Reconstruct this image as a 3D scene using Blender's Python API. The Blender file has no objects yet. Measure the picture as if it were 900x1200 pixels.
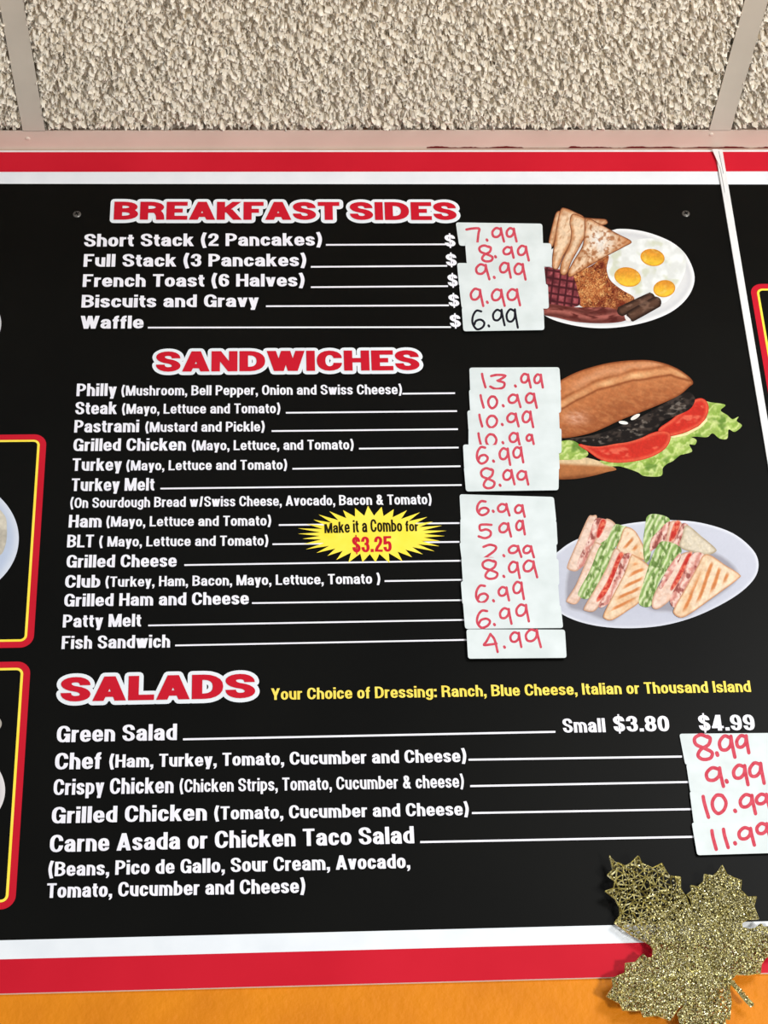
import bpy, bmesh, math, random
import numpy as np
from mathutils import Vector, Matrix
from mathutils.geometry import delaunay_2d_cdt

S = bpy.context.scene
COL = S.collection
random.seed(7)
RNG = np.random.default_rng(7)

# ------------------------------------------------------------------ camera
# metres; x right along the wall, z up, the front face of the menu board is the plane y = 0
F_PX, YAW, PITCH, ROLL = 2212.3, 0.06213, 0.53443, -0.04353
_fw = np.array([math.sin(YAW)*math.cos(PITCH), math.cos(YAW)*math.cos(PITCH), math.sin(PITCH)])
_rt = np.array([math.cos(YAW), -math.sin(YAW), 0.0])
_up = np.cross(_rt, _fw)
CR = _rt*math.cos(ROLL) + _up*math.sin(ROLL)
CU = -_rt*math.sin(ROLL) + _up*math.cos(ROLL)
CAM = np.array([0.0, -1.60, 1.45])

def P(px, py, y=0.0):
    """point of the plane y = const that shows at pixel (px, py) of the 900x1200 photograph"""
    d = _fw + CR*(px-450)/F_PX - CU*(py-600)/F_PX
    t = (y-CAM[1])/d[1]
    return CAM + d*t

cam_d = bpy.data.cameras.new('camera')
cam_d.sensor_fit = 'HORIZONTAL'; cam_d.sensor_width = 36.0
cam_d.lens = F_PX/900*36.0
cam_d.clip_start = 0.01
cam = bpy.data.objects.new('camera', cam_d); COL.objects.link(cam)
_m = Matrix(((CR[0], CU[0], -_fw[0], CAM[0]), (CR[1], CU[1], -_fw[1], CAM[1]), (CR[2], CU[2], -_fw[2], CAM[2]), (0, 0, 0, 1)))
cam.matrix_world = _m
S.camera = cam

# ------------------------------------------------------------------ view, world, lights
S.view_settings.view_transform = 'Standard'; S.view_settings.look = 'None'
S.view_settings.exposure = 0.0; S.view_settings.gamma = 1.0
S.view_settings.use_curve_mapping = False
W = bpy.data.worlds.new('world'); S.world = W; W.use_nodes = True
W.node_tree.nodes['Background'].inputs[0].default_value = (0.985, 0.995, 1.0, 1)
W.node_tree.nodes['Background'].inputs[1].default_value = 0.44

def area(name, loc, target, sx, sy, power, color):
    l = bpy.data.lights.new(name, 'AREA'); l.shape = 'RECTANGLE'; l.size = sx; l.size_y = sy
    l.energy = power; l.color = color
    o = bpy.data.objects.new(name, l); COL.objects.link(o); o.location = loc
    o.rotation_euler = (Vector(target)-Vector(loc)).to_track_quat('-Z', 'Y').to_euler()
    return o
area('ceiling_lamp', (1.2, -1.7, 2.72), (0.1, 0, 2.2), 0.6, 0.6, 19, (1.0, 1.0, 0.99))
area('tile_fill_light', (1.6, -2.1, 0.85), (0.0, -0.1, 2.7), 0.35, 0.35, 54, (1.0, 0.985, 0.96))  # added unseen fill from low front right, brightens the ceiling and its tile relief

# ------------------------------------------------------------------ helpers
def s2l(c):
    c = np.asarray(c, float)/255.0
    return np.where(c <= 0.04045, c/12.92, ((c+0.055)/1.055)**2.4)

def mat(name, rgb, rough=0.5, spec=0.3, metal=0.0, build=None):
    m = bpy.data.materials.new(name); m.use_nodes = True
    b = m.node_tree.nodes['Principled BSDF']
    b.inputs['Base Color'].default_value = (*s2l(rgb), 1)
    b.inputs['Roughness'].default_value = rough
    b.inputs['Specular IOR Level'].default_value = spec
    b.inputs['Metallic'].default_value = metal
    if build: build(m.node_tree, b)
    return m

def mottled(scale, c0, c1, bump=0.0, bscale=None, detail=4.0, dist=0.001, lo=0.3, hi=0.7):
    """noise between two colours with an optional fine bump"""
    def f(nt, b):
        tc = nt.nodes.new('ShaderNodeTexCoord')
        n = nt.nodes.new('ShaderNodeTexNoise'); n.inputs['Scale'].default_value = scale; n.inputs['Detail'].default_value = detail
        r = nt.nodes.new('ShaderNodeValToRGB')
        r.color_ramp.elements[0].position = lo; r.color_ramp.elements[1].position = hi
        r.color_ramp.elements[0].color = (*s2l(c0), 1); r.color_ramp.elements[1].color = (*s2l(c1), 1)
        nt.links.new(tc.outputs['Object'], n.inputs['Vector']); nt.links.new(n.outputs['Fac'], r.inputs['Fac'])
        nt.links.new(r.outputs['Color'], b.inputs['Base Color'])
        if bump:
            n2 = nt.nodes.new('ShaderNodeTexNoise'); n2.inputs['Scale'].default_value = bscale or scale; n2.inputs['Detail'].default_value = 3
            bp = nt.nodes.new('ShaderNodeBump'); bp.inputs['Strength'].default_value = bump; bp.inputs['Distance'].default_value = dist
            nt.links.new(tc.outputs['Object'], n2.inputs['Vector']); nt.links.new(n2.outputs['Fac'], bp.inputs['Height'])
            nt.links.new(bp.outputs['Normal'], b.inputs['Normal'])
    return f

def vcol(nt, b):
    a = nt.nodes.new('ShaderNodeVertexColor'); a.layer_name = 'ink'
    nt.links.new(a.outputs['Color'], b.inputs['Base Color'])

INK = dict(rough=0.42, spec=0.09)
M = {
 'black': mat('black_print', (9, 9, 8), build=mottled(6, (7, 7, 6), (12, 12, 10)), **INK),
 'red': mat('red_print', (200, 26, 42), build=mottled(9, (192, 24, 42), (202, 30, 48)), **INK),
 'white': mat('white_print', (232, 232, 237), build=mottled(30, (224, 229, 234), (233, 237, 241)), **INK),
 'letter': mat('white_lettering', (236, 230, 238), build=mottled(60, (232, 230, 238), (244, 242, 248)), **INK),
 'yellow': mat('yellow_print', (252, 226, 70), build=mottled(40, (250, 222, 62), (254, 232, 90)), **INK),
 'yletter': mat('yellow_lettering', (248, 220, 90), build=mottled(60, (242, 210, 80), (250, 226, 105)), **INK),
 'combo_black': mat('black_lettering', (28, 24, 12), **INK),
 'ink': mat('photo_print', (200, 200, 200), build=vcol, **INK),
 'pvc': mat('white_plastic_board', (228, 228, 228), 0.5, 0.3, build=mottled(80, (222, 222, 222), (234, 234, 234))),
 'strip': mat('white_plastic_strip', (232, 232, 230), 0.4, 0.3, build=mottled(25, (225, 225, 224), (238, 238, 236))),
 'label': mat('white_paper_label', (226, 232, 232), 0.6, 0.15, build=mottled(45, (206, 214, 213), (220, 227, 227), 0.25, 90, dist=0.0004)),
 'pen_red': mat('red_marker_ink', (214, 74, 92), 0.6, 0.1, build=mottled(300, (190, 58, 76), (208, 84, 98))),
 'pen_black': mat('black_marker_ink', (26, 24, 34), 0.6, 0.1),
 'ghost': mat('show_through_print', (206, 214, 216), 0.6, 0.1),
 'grid': mat('painted_metal_grid', (212, 202, 184), 0.5, 0.3, build=mottled(14, (207, 198, 182), (219, 209, 192), 0.1, 60, dist=0.0003)),
 'angle': mat('painted_wall_angle', (226, 207, 190), 0.5, 0.3, build=mottled(14, (221, 203, 186), (233, 214, 197), 0.1, 60, dist=0.0003)),
 'tile': mat('rough_ceiling_tile', (232, 220, 204), 0.95, 0.05, build=mottled(160, (243, 231, 211), (254, 247, 232))),
 'orange': mat('orange_wall_paint', (226, 138, 14), 0.55, 0.25, build=mottled(22, (206, 120, 5), (219, 131, 8), 0.8, 150, dist=0.0012)),
 'screw': mat('grey_screw_metal', (110, 108, 104), 0.4, 0.5, 0.7),
 'dark': mat('dark_recess', (14, 12, 12), 0.7, 0.1),
 'redsmear': mat('dark_red_paint', (110, 12, 22), 0.5, 0.2),
}

def link(name, verts, faces, m, parent=None, smooth=False):
    me = bpy.data.meshes.new(name); me.from_pydata([tuple(map(float, v)) for v in verts], [], [tuple(f) for f in faces])
    if m: me.materials.append(m)
    if smooth: me.polygons.foreach_set('use_smooth', [True]*len(me.polygons))
    me.update()
    o = bpy.data.objects.new(name, me); COL.objects.link(o)
    if parent is not None:
        o.parent = parent
        o.matrix_parent_inverse = Matrix.Translation(-Vector(parent.location))
    return o

def empty(name, loc):
    o = bpy.data.objects.new(name, None); o.empty_display_size = 0.05; COL.objects.link(o); o.location = Vector([float(v) for v in loc]); return o

def tag(o, label, cat, group=None):
    o['label'] = label; o['category'] = cat
    if group: o['group'] = group
    return o

def structure(o, label=None):
    o['kind'] = 'structure'
    if label: o['label'] = label
    return o

def prism(name, pts, y_back, y_front, m, parent=None):
    """pts: (x, z) outline; slab between two y planes"""
    n = len(pts)
    a = sum(pts[i][0]*pts[(i+1) % n][1]-pts[(i+1) % n][0]*pts[i][1] for i in range(n))
    if a < 0: pts = pts[::-1]
    v = [(x, y_front, z) for x, z in pts] + [(x, y_back, z) for x, z in pts]
    f = [tuple(range(n)), tuple(range(2*n-1, n-1, -1))] + [(i, i+n, (i+1) % n+n, (i+1) % n) for i in range(n)]
    return link(name, v, f, m, parent)

def box(name, x0, x1, y0, y1, z0, z1, m, parent=None):
    return prism(name, [(x0, z0), (x1, z0), (x1, z1), (x0, z1)], y1, y0, m, parent)

def pxz(pts, y=0.0):
    r = [P(a, b, y) for a, b in pts]
    return [(p[0], p[2]) for p in r]

def flat(name, pts2, m, level, parent, holes=()):
    """flat printed shape: union-filled polygon on the plane y = -level"""
    V = [Vector(p) for p in pts2]; n = len(V)
    r = delaunay_2d_cdt(V, [], [list(range(n))], 1, 1e-7)
    v = [(p[0], -level, p[1]) for p in r[0]]
    fs = [f if _ccw(r[0], f) else f[::-1] for f in r[2]]
    return link(name, v, fs, m, parent)

def _ccw(v, f):
    a, b, c = (v[i] for i in f[:3])
    return (b[0]-a[0])*(c[1]-a[1])-(b[1]-a[1])*(c[0]-a[0]) > 0

def union(name, polys, m, level, parent):
    V, Fc = [], []
    for p in polys:
        Fc.append(list(range(len(V), len(V)+len(p)))); V += [Vector(q) for q in p]
    r = delaunay_2d_cdt(V, [], Fc, 1, 1e-7)
    fs = [f if _ccw(r[0], f) else f[::-1] for f, of in zip(r[2], r[5]) if of]
    return link(name, [(p[0], -level, p[1]) for p in r[0]], fs, m, parent)

def smooth_closed(pts, k=6):
    n = len(pts); out = []
    A = np.array(pts, float)
    for i in range(n):
        p0, p1, p2, p3 = A[i-1], A[i], A[(i+1) % n], A[(i+2) % n]
        for j in range(k):
            t = j/k
            out.append(tuple(0.5*((2*p1)+(-p0+p2)*t+(2*p0-5*p1+4*p2-p3)*t*t+(-p0+3*p1-3*p2+p3)*t**3)))
    return out

def smooth_open(pts, k=6):
    A = np.array(pts, float)
    A = np.vstack([2*A[0]-A[1], A, 2*A[-1]-A[-2]]); out = []
    for i in range(1, len(A)-2):
        p0, p1, p2, p3 = A[i-1], A[i], A[i+1], A[i+2]
        for j in range(k):
            t = j/k
            out.append(0.5*((2*p1)+(-p0+p2)*t+(2*p0-5*p1+4*p2-p3)*t*t+(-p0+3*p1-3*p2+p3)*t**3))
    out.append(A[-2]); return [tuple(p) for p in out]

# ------------------------------------------------------------------ lettering: a heavy grotesque drawn as pen strokes
# y: 0..100 centre lines of the box (cap height, or x-height for lower case); T X B D = outlines; t d = centre lines of cap top / descender
# x: 0..1 centre lines of the outer stems; 'L' 'R' = outlines.   ('P', path, closed)  ('D', x0, y0, x1, y1) = diagonal with level ends
G = {
 'A': (66, 0, [('D', 0, 'B', .5, 'T'), ('D', 1, 'B', .5, 'T'), ('P', [(.12, 20), (.88, 20)])]),
 'B': (62, 0, [('P', [(0, 'B'), (0, 'T')]), ('P', [(0, 100), (.95, 100), (.95, 53), (0, 53)]), ('P', [(0, 53), (1, 53), (1, 0), (0, 0)])]),
 'C': (62, 0, [('P', [(1, 66), (1, 100), (0, 100), (0, 0), (1, 0), (1, 36)])]),
 'D': (63, 0, [('P', [(0, 'B'), (0, 'T')]), ('P', [(0, 100), (1, 100), (1, 0), (0, 0)])]),
 'E': (54, 0, [('P', [(0, 'B'), (0, 'T')]), ('P', [(0, 100), ('R', 100)]), ('P', [(0, 51), (.95, 51)]), ('P', [(0, 0), ('R', 0)])]),
 'F': (52, 0, [('P', [(0, 'B'), (0, 'T')]), ('P', [(0, 100), ('R', 100)]), ('P', [(0, 50), (.95, 50)])]),
 'G': (64, 0, [('P', [(1, 68), (1, 100), (0, 100), (0, 0), (.9, 0), (1, 40)]), ('P', [(.55, 44), ('R', 44)]), ('P', [(1, 'B'), (1, 50)])]),
 'H': (63, 0, [('P', [(0, 'B'), (0, 'T')]), ('P', [(1, 'B'), (1, 'T')]), ('P', [(0, 52), (1, 52)])]),
 'I': (0, 0, [('P', [(0, 'B'), (0, 'T')])]),
 'K': (64, 0, [('P', [(0, 'B'), (0, 'T')]), ('D', .08, 38, .95, 'T'), ('D', 1, 'B', .42, 60)]),
 'L': (52, 0, [('P', [(0, 'B'), (0, 'T')]), ('P', [(0, 0), ('R', 0)])]),
 'M': (82, 0, [('P', [(0, 'B'), (0, 'T')]), ('P', [(1, 'B'), (1, 'T')]), ('D', .5, 'B', .06, 'T'), ('D', .5, 'B', .94, 'T')]),
 'N': (64, 0, [('P', [(0, 'B'), (0, 'T')]), ('P', [(1, 'B'), (1, 'T')]), ('D', .97, 'B', .03, 'T')]),
 'O': (63, 0, [('P', [(0, 100), (1, 100), (1, 0), (0, 0)], 1)]),
 'P': (59, 0, [('P', [(0, 'B'), (0, 'T')]), ('P', [(0, 100), (1, 100), (1, 45), (0, 45)])]),
 'R': (63, 0, [('P', [(0, 'B'), (0, 'T')]), ('P', [(0, 100), (.96, 100), (.96, 49), (0, 49)]), ('P', [(.4, 49), (.96, 49), (1, 'B')])]),
 'S': (60, 0, [('P', [(.98, 70), (.98, 100), (0, 100), (0, 58), (1, 44), (1, 0), (0, 0), (0, 31)])]),
 'T': (56, 0, [('P', [('L', 100), ('R', 100)]), ('P', [(.5, 'B'), (.5, 'T')])]),
 'U': (63, 0, [('P', [(0, 'T'), (0, 0), (1, 0), (1, 'T')])]),
 'W': (92, 0, [('D', .25, 'B', 0, 'T'), ('D', .27, 'B', .5, 'T'), ('D', .73, 'B', .5, 'T'), ('D', .75, 'B', 1, 'T')]),
 'Y': (62, 0, [('D', .5, 34, 0, 'T'), ('D', .5, 34, 1, 'T'), ('P', [(.5, 'B'), (.5, 50)])]),
 'a': (52, 1, [('P', [(0.02, 70), (0.02, 100), (.96, 100), (.96, 30), (1, 'B')]), ('P', [(.96, 62), (.5, 56), (0, 50), (0, 0), (.75, 0), (.96, 34)])]),
 'b': (52, 1, [('P', [(0, 'B'), (0, 'T')]), ('P', [(0, 100), (1, 100), (1, 0), (0, 0)])]),
 'c': (50, 1, [('P', [(1, 64), (1, 100), (0, 100), (0, 0), (1, 0), (1, 36)])]),
 'd': (52, 1, [('P', [(1, 'B'), (1, 'T')]), ('P', [(1, 100), (0, 100), (0, 0), (1, 0)])]),
 'e': (52, 1, [('P', [(0, 47), (1, 47, 0), (1, 100), (0, 100), (0, 0), (1, 0), (1, 24)])]),
 'f': (31, 1, [('P', [(.42, 'B'), (.42, 't'), ('R', 't')]), ('P', [('L', 96), ('R', 96)])]),
 'g': (52, 1, [('P', [(1, 'X'), (1, 'd'), (0, 'd'), (0, -14)]), ('P', [(1, 100), (0, 100), (0, 8), (1, 8)])]),
 'h': (51, 1, [('P', [(0, 'B'), (0, 'T')]), ('P', [(0, 100), (1, 100), (1, 'B')])]),
 'i': (0, 1, [('P', [(0, 'B'), (0, 'X')]), ('P', [(0, ('a', 85)), (0, 'T')])]),
 'k': (54, 1, [('P', [(0, 'B'), (0, 'T')]), ('D', .1, 30, .92, 'X'), ('D', 1, 'B', .45, 62)]),
 'l': (0, 1, [('P', [(0, 'B'), (0, 'T')])]),
 'm': (80, 1, [('P', [(0, 'B'), (0, 'X')]), ('P', [(0, 100), (.5, 100), (.5, 'B')]), ('P', [(.5, 100), (1, 100), (1, 'B')])]),
 'n': (51, 1, [('P', [(0, 'B'), (0, 'X')]), ('P', [(0, 100), (1, 100), (1, 'B')])]),
 'o': (52, 1, [('P', [(0, 100), (1, 100), (1, 0), (0, 0)], 1)]),
 'p': (52, 1, [('P', [(0, 'D'), (0, 'X')]), ('P', [(0, 100), (1, 100), (1, 0), (0, 0)])]),
 'r': (34, 1, [('P', [(0, 'B'), (0, 'X')]), ('P', [(0, 70), (.25, 98), ('R', 98)])]),
 's': (48, 1, [('P', [(.98, 72), (.98, 100), (0, 100), (0, 57), (1, 43), (1, 0), (0, 0), (0, 28)])]),
 't': (32, 1, [('P', [(.4, ('a', 92)), (.4, 0), ('R', 0)]), ('P', [('L', 98), ('R', 98)])]),
 'u': (51, 1, [('P', [(0, 'X'), (0, 0), (1, 0)]), ('P', [(1, 'B'), (1, 'X')])]),
 'v': (50, 1, [('D', .5, 'B', 0, 'X'), ('D', .5, 'B', 1, 'X')]),
 'w': (74, 1, [('D', .26, 'B', 0, 'X'), ('D', .28, 'B', .5, 'X'), ('D', .72, 'B', .5, 'X'), ('D', .74, 'B', 1, 'X')]),
 'y': (50, 1, [('D', .5, 'B', 0, 'X'), ('D', .36, 'D', 1, 'X'), ('P', [(.02, 'd'), (.42, 'd')])]),
 '0': (54, 0, [('P', [(0, 100), (1, 100), (1, 0), (0, 0)], 1)]),
 '2': (54, 0, [('P', [(0, 66), (0, 100), (1, 100), (1, 55), (.1, 22), (.06, 2, 0), ('R', 0)])]),
 '3': (54, 0, [('P', [(0, 70), (0, 100), (.96, 100), (.96, 53), (.35, 53)]), ('P', [(.35, 53), (1, 53), (1, 0), (0, 0), (0, 30)])]),
 '4': (56, 0, [('P', [(.74, 'B'), (.74, 'T')]), ('P', [('L', 18), ('R', 18)]), ('D', .06, 18, .66, 'T')]),
 '5': (54, 0, [('P', [('R', 100), (.08, 100, 0), (.03, 46)]), ('P', [(.03, 50), (.4, 62), (1, 62), (1, 0), (0, 0), (0, 28)])]),
 '6': (54, 0, [('P', [(1, 74), (1, 100), (0, 100), (0, 0), (1, 0), (1, 60), (0, 60)])]),
 '8': (54, 0, [('P', [(.04, 100), (.96, 100), (.96, 53), (.04, 53)], 1), ('P', [(0, 53), (1, 53), (1, 0), (0, 0)], 1)]),
 '9': (54, 0, [('P', [(0, 26), (0, 0), (1, 0), (1, 100), (0, 100), (0, 40), (1, 40)])]),
 '$': (54, 0, [('P', [(.98, 70), (.98, 100), (0, 100), (0, 58), (1, 44), (1, 0), (0, 0), (0, 31)]), ('V', .5, -12, 112)]),
 '&': (66, 0, [('P', [(.2, 100), (.72, 100), (.72, 60), (.05, 42), (.05, 0), (.7, 0), (.9, 48)]), ('P', [(.2, 100), (.14, 72), (.5, 40)]), ('D', 1, 'B', .3, 66)]),
 '(': (31, 0, [('P', [(1, ('a', 107)), (0, 80), (0, 20), (1, ('a', -14))])]),
 ')': (31, 0, [('P', [(0, ('a', 107)), (1, 80), (1, 20), (0, ('a', -14))])]),
 '/': (40, 0, [('D', .2, 'B', .8, 'T')]),
 '.': (0, 0, [('P', [(0, 'B'), (0, ('a', 20))])]),
 ',': (0, 0, [('P', [(0, 'B'), (0, ('a', 20))]), ('Q', [(0, 1), (1, 1), (1, -6), (.5, -20), (.05, -20), (.45, 0)])]),
 ':': (0, 0, [('P', [(0, 'B'), (0, ('a', 20))]), ('P', [(0, ('a', 52)), (0, ('a', 72))])]),
}

def fillet(path, closed, rmax):
    n = len(path); out = []
    for i, q in enumerate(path):
        p = np.array(q[:2], float)
        if not closed and i in (0, n-1): out.append(tuple(p)); continue
        if len(q) > 2: out.append(tuple(p)); continue
        a = np.array(path[i-1][:2], float); b = np.array(path[(i+1) % n][:2], float)
        def trim(o, j):
            l = np.linalg.norm(o-p); end = (not closed) and j in (0, n-1)
            sharp = len(path[j % n]) > 2
            hor = abs(o[0]-p[0]) > abs(o[1]-p[1])
            return min(l*((0.66 if hor else 0.98) if end else 0.98 if sharp else 0.5), rmax), l
        ra, la = trim(a, i-1); rb, lb = trim(b, (i+1) % n)
        if la < 1e-6 or lb < 1e-6: out.append(tuple(p)); continue
        A = p+(a-p)/la*ra; Bq = p+(b-p)/lb*rb
        for k in range(6):
            t = k/5; kk = .60
            c1 = A+(p-A)*kk; c2 = Bq+(p-Bq)*kk
            out.append(tuple((1-t)**3*A+3*(1-t)**2*t*c1+3*(1-t)*t*t*c2+t**3*Bq))
    return out

def ribbon(path, hw, closed=False, maxmit=1.6):
    """quads along a centre line, half width hw, mitred joins"""
    pts = [np.array(path[0])]
    for q in path[1:]:
        if np.linalg.norm(np.array(q)-pts[-1]) > 1e-5*max(1, hw): pts.append(np.array(q))
    if closed and np.linalg.norm(pts[0]-pts[-1]) < 1e-5*max(1, hw): pts.pop()
    n = len(pts); L, R = [], []
    for i in range(n):
        p = pts[i]
        d0 = p-pts[i-1] if (closed or i > 0) else pts[1]-p
        d1 = pts[(i+1) % n]-p if (closed or i < n-1) else d0
        d0 = d0/np.linalg.norm(d0); d1 = d1/np.linalg.norm(d1)
        n0 = np.array([-d0[1], d0[0]]); n1 = np.array([-d1[1], d1[0]])
        m_ = n0+n1; l = np.linalg.norm(m_)
        m_ = n1 if l < 1e-6 else m_/l
        s = min(1/max(m_ @ n1, 0.3), maxmit)
        L.append(p+m_*hw*s); R.append(p-m_*hw*s)
    q = []
    for i in range(n if closed else n-1):
        j = (i+1) % n
        Q = [tuple(L[i]), tuple(R[i]), tuple(R[j]), tuple(L[j])]
        a1 = (Q[1][0]-Q[0][0])*(Q[2][1]-Q[0][1])-(Q[1][1]-Q[0][1])*(Q[2][0]-Q[0][0])
        a2 = (Q[2][0]-Q[0][0])*(Q[3][1]-Q[0][1])-(Q[2][1]-Q[0][1])*(Q[3][0]-Q[0][0])
        if a1*a2 > 0: q.append(Q)
        else: q += [[Q[0], Q[1], Q[2]], [Q[0], Q[2], Q[3]]]
    return q

def glyph_polys(ch, kx, Wd, H):
    w, lc, strokes = G[ch]
    w = max(w*kx, Wd) if w else Wd
    XH, DS = 74.0, -23.0
    top = XH if lc else 100.0
    def fy(y):
        if isinstance(y, tuple): return y[1]
        if isinstance(y, str): return {'T': 100, 'X': XH, 'B': 0, 'D': DS, 't': 100-H/2, 'd': DS+H/2}[y]
        return H/2+y/100*(top-H)
    def fx(x):
        if x == 'L': return 0
        if x == 'R': return w
        return Wd/2+x*(w-Wd)
    k = H/Wd; polys = []
    for s in strokes:
        if s[0] == 'P':
            closed = len(s) > 2
            path = [((fx(q[0])*k, fy(q[1]))+((0,) if len(q) > 2 else ())) for q in s[1]]
            fl = fillet(path, closed, 0.36*top)
            for q in ribbon(fl, H/2, closed): polys.append([(x/k, y) for x, y in q])
        elif s[0] == 'D':
            _, x0, y0, x1, y1 = s
            h = Wd*0.54
            a, b, c, d = fx(x0), fy(y0), fx(x1), fy(y1)
            lo, hi = 0, w
            cl = lambda v: v
            polys.append([(cl(a-h), b), (cl(a+h), b), (cl(c+h), d), (cl(c-h), d)])
        elif s[0] == 'Q':
            polys.append([(a*Wd, b) for a, b in s[1]])
        elif s[0] == 'V':
            x = fx(s[1]); polys.append([(x-Wd*.2, s[2]), (x+Wd*.2, s[2]), (x+Wd*.2, s[3]), (x-Wd*.2, s[3])])
    fixed = []
    for p in polys:
        a = sum(p[i][0]*p[(i+1) % len(p)][1]-p[(i+1) % len(p)][0]*p[i][1] for i in range(len(p)))
        if abs(a) < 1e-6: continue
        fixed.append(p if a > 0 else p[::-1])
    return w, fixed

_cache = {}
def glyph(ch, style):
    key = (ch, style)
    if key not in _cache:
        w, polys = glyph_polys(ch, *STYLE[style][:3])
        V, Fc = [], []
        for p in polys:
            Fc.append(list(range(len(V), len(V)+len(p)))); V += [Vector(q) for q in p]
        r = delaunay_2d_cdt(V, [], Fc, 1, 1e-4)
        _cache[key] = (w, [tuple(v) for v in r[0]], [tuple(f) if _ccw(r[0], f) else tuple(f[::-1]) for f, of in zip(r[2], r[5]) if of])
    return _cache[key]

#        width factor, stem, bar, letter gap, word space
STYLE = {'cond': (0.94, 18.5, 14, 6.5, 27), 'norm': (1.20, 23, 16, 8, 36), 'small': (0.96, 17.5, 14, 7, 28),
         'ext': (1.62, 34, 22, 8, 36)}

def layout(text, style):
    x = 0; V, Fs = [], []
    gap, sp = STYLE[style][3:]
    for ch in text:
        if ch == ' ': x += sp; continue
        w, v, f = glyph(ch, style)
        b = len(V); V += [(a+x, c) for a, c in v]; Fs += [tuple(i+b for i in q) for q in f]
        x += w+gap
    return V, Fs, x-gap

def place_text(V, width, x0, y0, x1, y1, cap, level):
    a, b = P(x0, y0, -level), P(x1, y1, -level)
    mx, my = (x0+x1)/2, (y0+y1)/2
    h = P(mx, my-cap, -level)[2]-P(mx, my, -level)[2]
    ux = (b-a); sx = np.linalg.norm(ux); ux = ux/sx; uz = np.array([-ux[2], 0, ux[0]])
    return [tuple(a+ux*(vx/width*sx)+uz*(vy/100*h)) for vx, vy in V]

def text(s, x0, y0, x1, y1, cap, style='cond', m='letter', level=0.0006, parent=None, name='lettering', label=None, warp=None):
    V, Fs, w = layout(s, style)
    if warp: V = [warp(a, b, w) for a, b in V]
    o = link(name, place_text(V, w, x0, y0, x1, y1, cap, level), Fs, M[m], parent)
    if label: o['label'] = label
    return o

def heading(s, x0, y0, x1, y1, cap, outline, parent, label):
    """red extended capitals with a fat rounded white outline"""
    root_v, root_f, w = layout(s, 'ext')
    pv = place_text(root_v, w, x0, y0, x1, y1, cap, 0.0012)
    o = link('heading', pv, root_f, M['red'], parent); o['label'] = label
    # boundary edges of the letters, fattened into the outline
    cnt = {}
    for f in root_f:
        for i in range(len(f)):
            e = (f[i], f[(i+1) % len(f)]); k = (min(e), max(e)); cnt[k] = cnt.get(k, 0)+1
    pp = [(p[0], p[2]) for p in pv]
    px = (P(x1, y1)[0]-P(x0, y0)[0])/(x1-x0)
    r = outline*px; polys = [[pp[i] for i in f] for f in root_f]
    seen = set()
    for (i, j), c in cnt.items():
        if c != 1: continue
        a, b = np.array(pp[i]), np.array(pp[j]); d = b-a; l = np.linalg.norm(d)
        if l < 1e-7: continue
        nrm = np.array([-d[1], d[0]])/l*r
        polys.append([tuple(a-nrm), tuple(b-nrm), tuple(b+nrm), tuple(a+nrm)])
        for q in (i, j):
            kq = (round(pp[q][0]*2500), round(pp[q][1]*2500))
            if kq in seen: continue
            seen.add(kq)
            polys.append([(pp[q][0]+r*math.cos(t*math.pi/5), pp[q][1]+r*math.sin(t*math.pi/5)) for t in range(10)])
    ob = union('heading_outline', polys, M['white'], 0.0007, o)
    ob['label'] = 'thick white rounded outline'
    return o

def rule(x0, y0, x1, y1, parent, th=1.9, name='leader_line'):
    h = th/2
    return flat(name, pxz([(x0, y0-h), (x1, y1-h), (x1, y1+h), (x0, y0+h)]), M['letter'], 0.0004, parent)

# ------------------------------------------------------------------ setting: ceiling, grid, wall
BOARD_T = 0.003                                   # board thickness; the wall is y = BOARD_T
ZC = P(450, 174.0, 0.0)[2]                        # underside of the ceiling grid
def C(px, py, z=None):
    """point of the level plane z that shows at pixel"""
    z = ZC if z is None else z
    d = _fw + CR*(px-450)/F_PX - CU*(py-600)/F_PX
    return CAM+d*((z-CAM[2])/d[2])
wall = box('wall_back', -1.3, 1.6, BOARD_T, 0.08, 0.55, ZC+0.04, M['orange']); structure(wall, 'orange painted wall with fine roller texture behind the menu boards')

flange_y = C(450, 153.2)[1]
trim = empty('trim_1', (0, BOARD_T, ZC)); structure(trim, 'beige metal wall angle where the ceiling meets the boards')
box('wall_angle', -1.3, 1.6, flange_y, BOARD_T, ZC, ZC+0.0012, M['angle'], trim)
def rivet(px, py):
    c = C(px, py); r = 0.0028; v, f = [], []
    for k, (rr, dz) in enumerate(((1, 0), (.85, .0006), (.5, .001))):
        for t in range(12): v.append((c[0]+r*rr*math.cos(t*math.pi/6), c[1]+r*rr*math.sin(t*math.pi/6), ZC-dz))
    for k in range(2):
        for t in range(12): f.append((k*12+t, k*12+(t+1) % 12, (k+1)*12+(t+1) % 12, (k+1)*12+t))
    f.append(tuple(range(24, 36)))
    link('rivet', v, f, M['angle'], trim, True)
rivet(32.5, 162.5); rivet(833.5, 157.5)
# dark red paint left along the rear edge of the wall angle
v, f = [], []
n = 160
for i in range(n+1):
    x = 500+i*(915-500)/n
    wv = 0.9+0.8*math.sin(i*.31)*math.sin(i*.113+1)+0.5*random.random()
    if 612 < x < 668: wv *= 0.25
    a, b = C(x, 173.6), C(x, 173.6-max(.2, wv)*1.3)
    v += [(a[0], a[1], ZC-0.0002), (b[0], b[1], ZC-0.0002)]
for i in range(n): f.append((2*i, 2*i+1, 2*i+3, 2*i+2))
link('paint_smear', v, f, M['redsmear'], trim)['label'] = 'dark red paint smear along the edge'

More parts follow.
